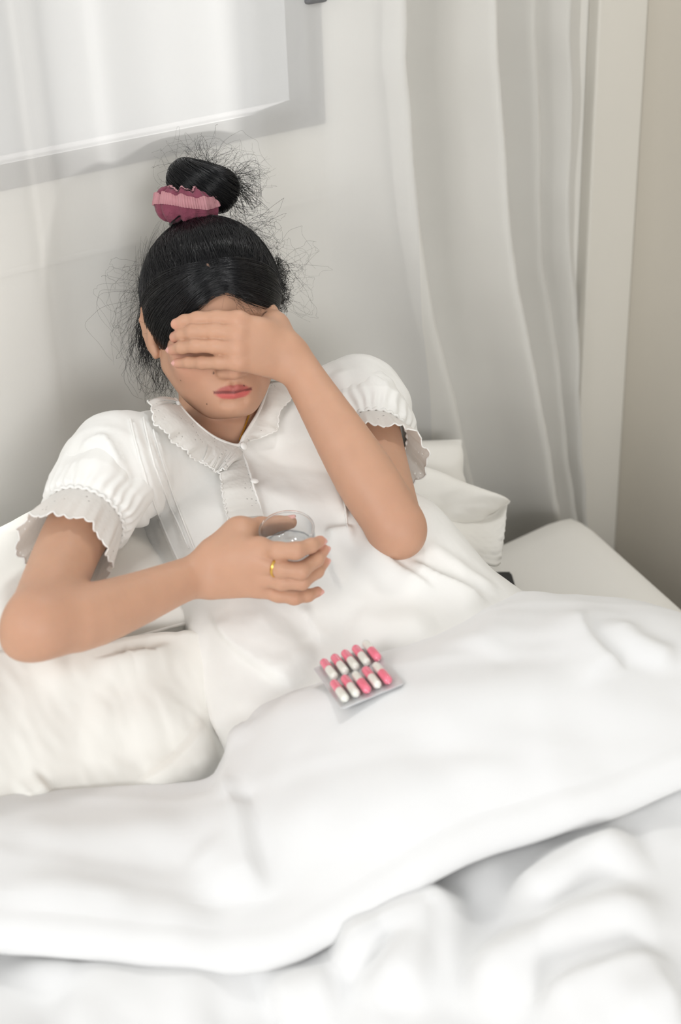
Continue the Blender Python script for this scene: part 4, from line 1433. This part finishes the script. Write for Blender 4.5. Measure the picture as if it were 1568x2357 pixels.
def pillow(name, corners, thick, mat, label, seed, wrinkle=0.004, flange=0.0, pull=0.06, n=70, sagp=(0, 0), group=None):
    """corners: four room points in order round the pillow"""
    A, B, Cc, Dd = [np.asarray(c, float) for c in corners]
    ctr = (A + B + Cc + Dd) / 4
    nrm = unit(np.cross(B - A, Dd - A))
    if nrm @ FWD > 0:
        nrm = -nrm
    u = np.sin(np.linspace(-1, 1, n) * np.pi / 2) * 0.5 + 0.5
    U, Vv = np.meshgrid(u, u, indexing='ij')
    a, b = 2 * U - 1, 2 * Vv - 1
    base = (A[None, None] * ((1 - U) * (1 - Vv))[..., None] + B[None, None] * (U * (1 - Vv))[..., None] + Cc[None, None] * (U * Vv)[..., None] + Dd[None, None] * ((1 - U) * Vv)[..., None])
    # sides drawn in between the corners
    inn = pull * ((1 - a ** 2) * np.abs(b) ** 3 + (1 - b ** 2) * np.abs(a) ** 3)
    base = base + (ctr - base) * inn[..., None]
    prof = np.sqrt(np.clip((1 - a ** 4) * (1 - b ** 4), 0, 1)) ** 0.9
    outs = []
    for sgn in (1, -1):
        w = noise(base + sgn, 0.12, seed) * wrinkle + noise(base - sgn, 0.05, seed + 1) * wrinkle * 0.35
        radial = np.sin(np.arctan2(b, a) * 9 + seed) * 0.35 * wrinkle * (np.abs(a) ** 2 + np.abs(b) ** 2)
        h = thick * prof * 0.5 + (w + radial) * np.minimum(1, prof * 3)
        outs.append(base + nrm * (sgn * h)[..., None])
    V = np.concatenate([o.reshape(-1, 3) for o in outs])
    F1 = grid_faces(n, n); F2 = grid_faces(n, n)[:, ::-1] + n * n
    me_o = mesh_np(name, V, np.vstack([F1, F2]), mat)
    bm = bmesh.new(); bm.from_mesh(me_o.data)
    bmesh.ops.remove_doubles(bm, verts=bm.verts, dist=1e-5)
    bmesh.ops.recalc_face_normals(bm, faces=bm.faces)
    bm.to_mesh(me_o.data); bm.free()
    me_o.data.polygons.foreach_set('use_smooth', np.ones(len(me_o.data.polygons), bool))
    # piped seam round the edge
    rim = np.vstack([base[:, 0], base[-1, 1:], base[::-1, -1][1:], base[0, ::-1][1:-1]])
    V, F = tube_mesh(rim, 0.0022, 6, True)
    mesh_np('seam', V, F, mat, me_o)
    tag(me_o, label, 'pillow', group)
    return me_o
pillow('pillow', [at(-190, 1395, 1.47), at(330, 1120, 1.66), at(438, 1432, 1.455), at(-10, 1585, 1.325)], 0.135, M_pillow,
       'large cream pillow under the raised elbow of the arm with the glass', 3, 0.004)
pillow('pillow', [at(560, 1010, 1.80), at(1060, 1015, 1.95), at(1090, 1190, 1.95), at(640, 1330, 1.80)], 0.09, M_pillow,
       'cream pillow behind her back, one corner standing up against the curtain', 6, 0.004)
PIL_R = pillow('pillow', [at(800, 1000, 1.74), at(1172, 1155, 1.84), at(1090, 1215, 1.85), at(800, 1330, 1.72)], 0.085, M_pillow,
       'cream pillow beside her hip with the loose open end of its case', 9, 0.005)

# the loose open end of its pillow case, hanging over
TF = resample(np.array([at(*p) for p in [(880, 1165, 1.70), (960, 1185, 1.735), (1020, 1196, 1.765), (1085, 1198, 1.795), (1135, 1186, 1.820), (1168, 1156, 1.835)]]), 60)
BF_ = resample(np.array([at(*p) for p in [(890, 1215, 1.68), (980, 1240, 1.700), (1060, 1272, 1.725), (1110, 1296, 1.740), (1138, 1304, 1.748), (1150, 1296, 1.755)]]), 60)
v = np.linspace(0, 1, 26)
P = TF[:, None] * (1 - v[None, :, None]) + BF_[:, None] * v[None, :, None]
P += -FWD * (0.010 * np.sin(np.pi * v)[None] + 0.0035 * noise(P, 0.05, 7) + 0.002 * np.sin(v * 60)[None] * np.linspace(0, 1, 60)[:, None] ** 6)[..., None]
flap = grid_obj('case_flap', P, M_pillow, PIL_R)
md = flap.modifiers.new('cloth', 'SOLIDIFY'); md.thickness = 0.002
V, F = tube_mesh(TF - FWD * 0.002, 0.0026, 8); mesh_np('case_hem', V, F, M_pillow, flap)

# ------------------------------------------------------------------ covers
def room_pt(p):
    """edge points: (px, py, depth), or (x, y, z, 0) in the room"""
    return np.array(p[:3], float) if len(p) == 4 else at(*p)
def cover(name, top, bottom, mat, nu=200, nv=120, bulge=None, roll=0.018, roll_b=0.0, extra=None, wr=(0.006, 0.0022), seed=0, folds=(), thick=0.012):
    """a soft sheet between two edge lines given as (px, py, depth); its edges roll over"""
    T_ = resample(np.array([room_pt(p) for p in top]), nu)
    B_ = resample(np.array([room_pt(p) for p in bottom]), nu)
    v = np.linspace(0, 1, nv)
    P = T_[:, None] * (1 - v[None, :, None]) + B_[:, None] * v[None, :, None]
    s = np.linspace(0, 1, nu)
    if bulge is not None:
        P[..., 2] += bulge(s[:, None], v[None, :])
    Nn = np.array([0, 0, 1.0])
    # wrinkles of the cloth
    P[..., 2] += wr[0] * noise(P * np.array([1, 1, 0.3]), 0.22, seed) * np.minimum(1, np.minimum(v, 1 - v) * 8 + 0.15)[None]
    P[..., 2] += wr[1] * noise(P * np.array([1.4, 0.8, 0.3]), 0.07, seed + 3)
    V = P.reshape(-1, 3); F = grid_faces(nu, nv)
    if folds:
        surf = Surf(V, F); Nv = vert_normals(V, F)
        Nv[Nv[:, 2] < 0] *= -1
        V2 = V.copy()
        for pts, w, h, kd in folds:
            fold(V2, Nv, surf, pts, w, h, kd, 140)
        V = V2
    P = V.reshape(nu, nv, 3)
    def rolled(edge, nxt, r):
        out = np.zeros((nu, 9, 3))
        d = edge - nxt; d[:, 2] = 0; d /= np.linalg.norm(d, axis=1)[:, None] + 1e-9
        for j, a in enumerate(np.linspace(0, np.pi, 10)[1:]):
            out[:, j] = edge + d * (r * np.sin(a))[..., None] + np.array([0, 0, -1.0]) * (r * (1 - np.cos(a)))
        return out
    if roll > 0:
        rt = rolled(P[:, 0], P[:, 6], roll)
        tail = rt[:, -1:] + (P[:, 3:30:3] - P[:, 0:1]) * np.array([1, 1, 1.0])
        P = np.concatenate([tail[:, ::-1], rt[:, ::-1], P], 1)
    if roll_b > 0:
        rb = rolled(P[:, -1], P[:, -7], roll_b)
        tail = rb[:, -1:] + (P[:, -4:-34:-3] - P[:, -1:])
        P = np.concatenate([P, rb, tail], 1)
    return grid_obj(name, P, mat)
# cream under-blanket bunched up at her side
quilt = cover('blanket', [(-260, 1560, 1.22), (-90, 1512, 1.26), (20, 1500, 1.30), (200, 1490, 1.345), (400, 1458, 1.405), (520, 1470, 1.44), (640, 1480, 1.46)],
              [(-300, 1960, 1.20), (-100, 1930, 1.24), (0, 1910, 1.26), (250, 1880, 1.31), (500, 1850, 1.36), (600, 1830, 1.38), (700, 1800, 1.40)], M_sheet, 150, 90,
              roll=0.02, seed=2, wr=(0.010, 0.003), folds=(
                  ([(470, 1640), (430, 1720), (350, 1790), (300, 1815)], .012, .012, 'step'),
                  ([(500, 1720), (420, 1770), (330, 1800)], .012, .010, 'ridge'),
                  ([(60, 1560), (200, 1540), (380, 1490)], .02, .008, 'ridge'),
                  ([(200, 1520), (330, 1500), (405, 1480)], .010, .008, 'step2'),
                  ([(110, 1800), (70, 1830), (40, 1845)], .012, .012, 'ridge'),
                  ([(180, 1640), (300, 1650), (420, 1600)], .03, .008, 'ridge')))
tag(quilt, 'cream blanket bunched up under the bent arm beside the nightgown', 'blanket')
# white duvet: upper layer folded back over her lap
TOP = [(-1.10, -.26, .58, 0), (-.80, -.34, .70, 0), (-260, 1880, 1.215), (-90, 1856, 1.24), (0, 1842, 1.258), (150, 1826, 1.285), (320, 1814, 1.315), (470, 1800, 1.340), (512, 1760, 1.350), (545, 1690, 1.362), (584, 1622, 1.375), (650, 1590, 1.380), (740, 1556, 1.385),
       (860, 1490, 1.405), (1000, 1440, 1.430), (1100, 1400, 1.455), (1180, 1362, 1.490), (1260, 1374, 1.520), (1340, 1386, 1.580), (1400, 1408, 1.640), (1460, 1421, 1.705), (1530, 1430, 1.775), (.475, -.53, .566, 0), (.512, -.575, .535, 0), (.535, -.62, .44, 0), (.545, -.65, .33, 0)]
BOT = [(-1.20, -.42, .58, 0), (-.85, -.45, .69, 0), (-260, 2078, 1.118), (-90, 2086, 1.126), (0, 2094, 1.130), (150, 2114, 1.136), (320, 2134, 1.141), (490, 2144, 1.146), (580, 2138, 1.148), (660, 2120, 1.151), (740, 2078, 1.156), (800, 2044, 1.160),
       (900, 1986, 1.166), (1020, 1918, 1.174), (1100, 1883, 1.179), (1200, 1853, 1.184), (1290, 1824, 1.189), (1370, 1800, 1.194), (1450, 1768, 1.203), (1568, 1716, 1.218), (1680, 1674, 1.234), (1800, 1634, 1.254), (.20, -.885, .745, 0), (.285, -.91, .665, 0), (.35, -.93, .60, 0), (.43, -.955, .565, 0), (.485, -.975, .52, 0), (.505, -.985, .42, 0), (.515, -.99, .33, 0)]
def lap(s, v):
    return (0.030 * np.sin(np.pi * v) * sstep(0.35, 0.55, s) + 0.012 * np.sin(np.pi * v)) * (1 - sstep(0.68, 0.80, s))
FOLDS_C = (
    ([(512, 1770), (540, 1830), (562, 1900), (580, 2000), (600, 2080)], .022, .016, 'step2'),
    ([(560, 1650), (545, 1750), (560, 1850)], .018, .010, 'ridge'),
    ([(500, 1830), (530, 1850), (555, 1880)], .010, -.014, 'ridge'),
    ([(600, 1640), (760, 1600), (900, 1545)], .030, .006, 'ridge'),
    ([(620, 1880), (760, 1860), (900, 1800), (1020, 1740)], .035, .007, 'ridge'),
    ([(1345, 1395), (1340, 1450), (1380, 1510), (1440, 1560)], .016, .014, 'step2'),
    ([(1400, 1420), (1460, 1480), (1568, 1530)], .018, .010, 'ridge'),
    ([(1180, 1370), (1150, 1440), (1060, 1500)], .03, .008, 'ridge'),
    ([(900, 1700), (1100, 1640), (1300, 1600), (1500, 1600)], .04, .008, 'ridge'),
    ([(820, 1950), (1000, 1850), (1200, 1780), (1400, 1740)], .035, .009, 'ridge'),
    ([(700, 2000), (850, 1910), (1050, 1810), (1250, 1750)], .025, .006, 'ridge'),
    ([(0, 1900), (150, 1930), (330, 1920), (470, 1890)], .030, .007, 'ridge'),
    ([(40, 2010), (200, 2060), (380, 2100), (520, 2110)], .030, .009, 'ridge'),
    ([(0, 2040), (150, 2070), (330, 2090)], .018, .006, 'ridge'),
    ([(440, 1960), (510, 2000), (580, 2060), (610, 2090)], .02, .007, 'ridge'),
)
duvet = cover('duvet', TOP, BOT, M_duvet, 400, 170, bulge=lap, roll=0.016, roll_b=0.020, seed=4, wr=(0.006, 0.0004), folds=FOLDS_C)
tag(duvet, 'white duvet folded back across her lap, with the pill strip lying on it', 'duvet')
TOP_D = [(-1.15, -.42, .55, 0), (-.85, -.42, .63, 0)] + [(q[0], q[1] - 150, q[2] + 0.12) for q in BOT if len(q) == 3] + [(.26, -.81, .69, 0), (.33, -.84, .60, 0), (.40, -.86, .556, 0), (.47, -.88, .535, 0), (.495, -.89, .43, 0), (.505, -.90, .33, 0)]
BOT_D = [(x, y, z, 0) for x, y, z in [(-1.22, -.75, .58), (-1.22, -1.25, .58), (-1.15, -1.75, .58), (-.85, -1.95, .59), (-.45, -2.0, .61), (-.05, -2.0, .63), (.18, -2.0, .62), (.33, -2.0, .575), (.44, -2.0, .55), (.485, -2.0, .45), (.495, -2.0, .33)]]
FOLDS_D = (
    ([(0, 2225), (200, 2262), (420, 2275), (600, 2262)], .020, 0.0162, 'ridge'),
    ([(760, 2240), (860, 2190), (1000, 2120), (1080, 2060)], .022, 0.0324, 'step'),
    ([(900, 2330), (940, 2220), (1000, 2130), (1040, 2060)], .022, 0.0284, 'ridge'),
    ([(1080, 2357), (1150, 2250), (1280, 2180), (1440, 2120), (1568, 2090)], .026, 0.0284, 'ridge'),
    ([(1230, 2357), (1330, 2280), (1450, 2240), (1568, 2230)], .024, 0.0243, 'step2'),
    ([(1180, 2130), (1260, 2060), (1380, 1990), (1500, 1960)], .024, 0.0324, 'ridge'),
    ([(620, 2330), (700, 2290), (800, 2280)], .024, 0.0203, 'ridge'),
    ([(1420, 2357), (1500, 2320), (1568, 2300)], .02, 0.0203, 'ridge'),
    ([(100, 2357), (300, 2330), (520, 2340)], .03, 0.0162, 'ridge'),
)
lower = cover('duvet', TOP_D, BOT_D, M_duvet, 320, 230, roll=0.0, seed=8, wr=(0.013, 0.0012), folds=FOLDS_D)
tag(lower, 'rumpled white lower duvet in the foreground, beneath the folded-back one', 'duvet')

# ------------------------------------------------------------------ glass of water
a, b, _ = frame_of(GAX)
def lathe(prof, seg=64):
    th = np.linspace(0, 2 * np.pi, seg, endpoint=False)
    ring = np.cos(th)[:, None] * a + np.sin(th)[:, None] * b
    P = np.array([GL_B + GAX * z + ring * r for r, z in prof]).transpose(1, 0, 2)
    return P.reshape(-1, 3), grid_faces(seg, len(prof), True)
gw = 0.0013
prof = [(0.0001, 0), (GR * .8, 0), (GR * .93, .0008), (GR * .985, .0035), (GR, .008)] + [(GR, z) for z in np.linspace(.012, GLEN - .001, 8)] + [(GR - gw * .2, GLEN), (GR - gw * .5, GLEN + .0004), (GR - gw * .8, GLEN), (GR - gw, GLEN - .001)] + \
       [(GR - gw, z) for z in np.linspace(GLEN - .004, .011, 8)] + [(GR * .92, .0085), (GR * .7, .0065), (0.0001, .006)]
V, F = lathe(prof)
glass = mesh_np('drinking_glass', V, F, M_glass)
bm = bmesh.new(); bm.from_mesh(glass.data); bmesh.ops.remove_doubles(bm, verts=bm.verts, dist=0.0002); bmesh.ops.recalc_face_normals(bm, faces=bm.faces); bm.to_mesh(glass.data); bm.free()
tag(glass, 'small clear drinking glass half full of water, held in her hand', 'glass')
# solid rim and thick base of the glass
M_solid = mat_glass('solid_glass')
th = np.linspace(0, 2 * np.pi, 96, endpoint=False)
V, F = tube_mesh(GL_B + GAX * (GLEN + 0.0006) + (GR - gw * .5) * (np.cos(th)[:, None] * a + np.sin(th)[:, None] * b), 0.0011, 10, True)
mesh_np('rim', V, F, M_solid, glass)
V, F = lathe([(0.0001, .0008), (GR * .75, .0008), (GR * .9, .0016), (GR * .96, .0040), (GR * .93, .0056), (GR * .8, .0056), (0.0001, .0050)])
bs = mesh_np('thick_base', V, F, M_solid, glass)
bm = bmesh.new(); bm.from_mesh(bs.data); bmesh.ops.remove_doubles(bm, verts=bm.verts, dist=0.0002); bmesh.ops.recalc_face_normals(bm, faces=bm.faces); bm.to_mesh(bs.data); bm.free()
WZ = GLEN * 0.62
gi = GR - gw + 0.0002
V, F = lathe([(0.0001, .0058), (GR * .7, .0063), (GR * .92, .0083), (gi, .011)] + [(gi, z) for z in np.linspace(.014, WZ - .0005, 6)] + [(gi - .0006, WZ - .0009), (gi * .9, WZ - .0012), (gi * .5, WZ - .0012), (0.0001, WZ - .0012)])
wat = mesh_np('water', V, F, M_water, glass)
bm = bmesh.new(); bm.from_mesh(wat.data); bmesh.ops.remove_doubles(bm, verts=bm.verts, dist=0.0002); bmesh.ops.recalc_face_normals(bm, faces=bm.faces); bm.to_mesh(wat.data); bm.free()

# ------------------------------------------------------------------ blister pack of ten capsules
M_foil = plain('silver_foil', (0.68, 0.685, 0.70), 0.35, 0.30, scale=200, bump=0.1)
M_blis = M_cpane
M_pink = plain('pink_gelatin', (0.90, 0.20, 0.29), 0.25, spec=0.5, var=0.02)
M_white = plain('white_gelatin', (0.86, 0.85, 0.78), 0.25, spec=0.5, var=0.02)
me_ = duvet.data
_dv = np.empty(len(me_.vertices) * 3, np.float32); me_.vertices.foreach_get('co', _dv)
_df = np.array([p.vertices[:] for p in me_.polygons])
duv = Surf(_dv.reshape(-1, 3).astype(float), _df)
c0, n0 = duv.hit(820, 1557)
cs = [duv.hit(*p)[0] for p in ((760, 1530), (890, 1500), (760, 1610), (890, 1580), (820, 1557))]
_pl = np.array(cs); _cc = _pl.mean(0)
_n0 = np.linalg.svd(_pl - _cc)[2][2]; _n0 = _n0 if _n0[2] > 0 else -_n0
# the strip is a true rectangle: choose the tilt, near that of the cover, that makes it one
_c4 = [(731, 1533), (868, 1482), (910, 1575), (777, 1634)]
def _corners(n):
    return [CAM + ray(*q) * (((_cc - CAM) @ n) / (ray(*q) @ n)) for q in _c4]
_best = None
for ta in np.radians(np.arange(-40, 41, 4)):
    for tb in np.radians(np.arange(-40, 41, 4)):
        n = unit(_n0 + math.tan(ta) * np.array([1, 0, 0]) + math.tan(tb) * np.array([0, 1, 0]))
        k4 = _corners(n)
        e1, e2 = unit(k4[1] - k4[0]), unit(k4[3] - k4[0])
        ratio = np.linalg.norm(k4[1] - k4[0]) / np.linalg.norm(k4[3] - k4[0])
        cost = (e1 @ e2) ** 2 + 0.05 * (ratio - 1.32) ** 2 + 0.6 * (1 - n @ _n0)
        if _best is None or cost < _best[0]:
            _best = (cost, n)
_nn = _best[1]
_under = [duv.hit(x, y)[0] for x in range(735, 911, 12) for y in range(1490, 1635, 12) if inside_poly(np.array([[x, y]]), _c4)[0]]
_lift = float(np.percentile([(p - _cc) @ _nn for p in _under], 92)) + 0.0012
def on_pack(px, py):
    r = ray(px, py); o = _cc + _nn * _lift
    return CAM + r * (((o - CAM) @ _nn) / (r @ _nn))
# long axis of the strip: along the rows of capsules
pa = unit(on_pack(866, 1508) - on_pack(760, 1551)); pb = unit(np.cross(_nn, pa))
if pb @ (on_pack(780, 1600) - on_pack(760, 1550)) > 0:
    pb = -pb
ctr = on_pack(823, 1556)
LW, LH = 0.0565, 0.0375
K = np.linalg.norm(on_pack(900, 1540) - on_pack(745, 1580))
LW = float(np.linalg.norm(on_pack(868, 1482) - on_pack(731, 1533))); LH = float(np.linalg.norm(on_pack(777, 1634) - on_pack(731, 1533)))
packM = Matrix(((pa[0], pb[0], _nn[0], ctr[0]), (pa[1], pb[1], _nn[1], ctr[1]), (pa[2], pb[2], _nn[2], ctr[2]), (0, 0, 0, 1)))
bm = bmesh.new()
box_bm(bm, (-LW / 2, -LH / 2, -0.0004), (LW / 2, LH / 2, 0.0004))
es = [e for e in bm.edges if abs(e.verts[0].co.z - e.verts[1].co.z) > 0.0005]
bmesh.ops.bevel(bm, geom=es, offset=0.004, segments=5, affect='EDGES', profile=0.5)
for v in bm.verts:
    v.co.z += 0.0006 * math.sin(v.co.x * 120)
pack = bm_obj('blister_pack', bm, M_foil)
pack.matrix_world = packM
bpy.context.view_layer.update()
tag(pack, 'silver blister strip of ten pink and white capsules lying on the duvet', 'medicine')
def local_obj(name, bm, mat, smooth=True):
    o = bm_obj(name, bm, mat, None, smooth)
    o.parent = pack
    return o
def capsule_bm(L, r, half):
    bm = bmesh.new()
    P = []
    n = 8
    if half > 0:
        prof = [(r * 1.04, -0.0002)] + [(r * 1.04, L / 2 - r)] + [(r * 1.04 * math.cos(t), L / 2 - r + r * 1.04 * math.sin(t)) for t in np.linspace(0, math.pi / 2, n)[1:]]
    else:
        prof = [(r, 0.0006)] + [(r, -(L / 2 - r))] + [(r * math.cos(t), -(L / 2 - r) - r * math.sin(t)) for t in np.linspace(0, math.pi / 2, n)[1:]]
    seg = 20
    rings = []
    for (rr, y) in prof:
        rr = max(rr, 1e-5)
        rings.append([bm.verts.new((rr * math.cos(2 * math.pi * k / seg), y, rr * math.sin(2 * math.pi * k / seg))) for k in range(seg)])
    for A_, B_ in zip(rings[:-1], rings[1:]):
        for k in range(seg):
            bm.faces.new((A_[k], A_[(k + 1) % seg], B_[(k + 1) % seg], B_[k]))
    bmesh.ops.recalc_face_normals(bm, faces=bm.faces)
    return bm
def blister_bm(L, r):
    bm = bmesh.new()
    nu, nv = 26, 9
    rows = []
    for j in range(nv):
        t = j / (nv - 1) * math.pi / 2
        k = 1.35 - 0.35 * (j / (nv - 1)) - 0.0
        row = []
        for i in range(nu):
            a_ = 2 * math.pi * i / nu
            cx, cyy = math.cos(a_), math.sin(a_)
            row.append(bm.verts.new((r * 1.30 * math.cos(t) * cx, (L / 2 - r) * (1 if cyy > 0 else -1) * (1 if abs(cyy) > 1e-6 else 0) * min(1, math.cos(t) * 3) + r * 1.30 * math.cos(t) * cyy, 0.0004 + r * 2.25 * math.sin(t))))
        rows.append(row)
    for A_, B_ in zip(rows[:-1], rows[1:]):
        for i in range(nu):
            bm.faces.new((A_[i], A_[(i + 1) % nu], B_[(i + 1) % nu], B_[i]))
    bmesh.ops.recalc_face_normals(bm, faces=bm.faces)
    return bm
CL, CR_ = LH * 0.42, LW * 0.066
caps_px = [(761, 1551, 1), (786, 1540, 1), (810, 1530, 1), (835, 1519, 1), (859, 1508, -1), (785, 1601, 1), (810, 1590, 1), (835, 1581, -1), (859, 1570, 1), (883, 1560, -1)]
Mi = np.array(packM.inverted())
mesh_cache = {}
for i, (px, py, s) in enumerate(caps_px):
    w = on_pack(px, py)
    l = (Mi @ np.append(w, 1))[:3]
    if 'top' not in mesh_cache:
        o1 = local_obj('capsule', capsule_bm(CL, CR_, 1), M_pink)
        o2 = local_obj('capsule_end', capsule_bm(CL, CR_, -1), M_white); o2.parent = o1
        o3 = local_obj('blister', blister_bm(CL * 1.04, CR_), M_blis)
        mesh_cache['top'] = (o1, o2, o3)
    else:
        p1, p2, p3 = mesh_cache['top']
        o1 = p1.copy(); o2 = p2.copy(); o3 = p3.copy()
        for o in (o1, o2, o3):
            COL.objects.link(o)
        o1.parent = pack; o2.parent = o1; o3.parent = pack
    o1.location = (l[0], l[1], CR_ * 1.06 + 0.0008)
    o1.rotation_euler = (0, 0, 0 if s > 0 else math.pi)
    o3.location = (l[0], l[1], 0)

# ------------------------------------------------------------------ phone on the sheet
bm = bmesh.new()
box_bm(bm, (-0.036, -0.075, -0.004), (0.036, 0.075, 0.004))
es = [e for e in bm.edges if abs(e.verts[0].co.z - e.verts[1].co.z) > 0.005]
bmesh.ops.bevel(bm, geom=es, offset=0.010, segments=6, affect='EDGES', profile=0.5)
bmesh.ops.bevel(bm, geom=[e for e in bm.edges if abs(e.verts[0].co.z - e.verts[1].co.z) < 1e-5], offset=0.0012, segments=2, affect='EDGES', profile=0.5)
phone = bm_obj('phone', bm, M_black, None, False)
def on_bed(px, py, z):
    r = ray(px, py)
    return CAM + r * ((z - CAM[2]) / r[2])
c1, c2 = on_bed(1177, 1320, BEDZ + 0.006), on_bed(1190, 1366, BEDZ + 0.006)
ay = unit(c1 - c2); ax = unit(np.cross(ay, np.array([0, 0, 1.0])))
phone.location = c1 - ax * 0.036 - ay * 0.075
phone.rotation_euler = (0, 0, math.atan2(ax[1], ax[0]))
bm = bmesh.new(); box_bm(bm, (-0.0335, -0.0725, 0.0040), (0.0335, 0.0725, 0.0044))
scr_ = bm_obj('screen', bm, M_black, None, False); scr_.parent = phone
tag(phone, 'black phone lying on the sheet, half hidden by the duvet near the loose pillow case', 'phone')
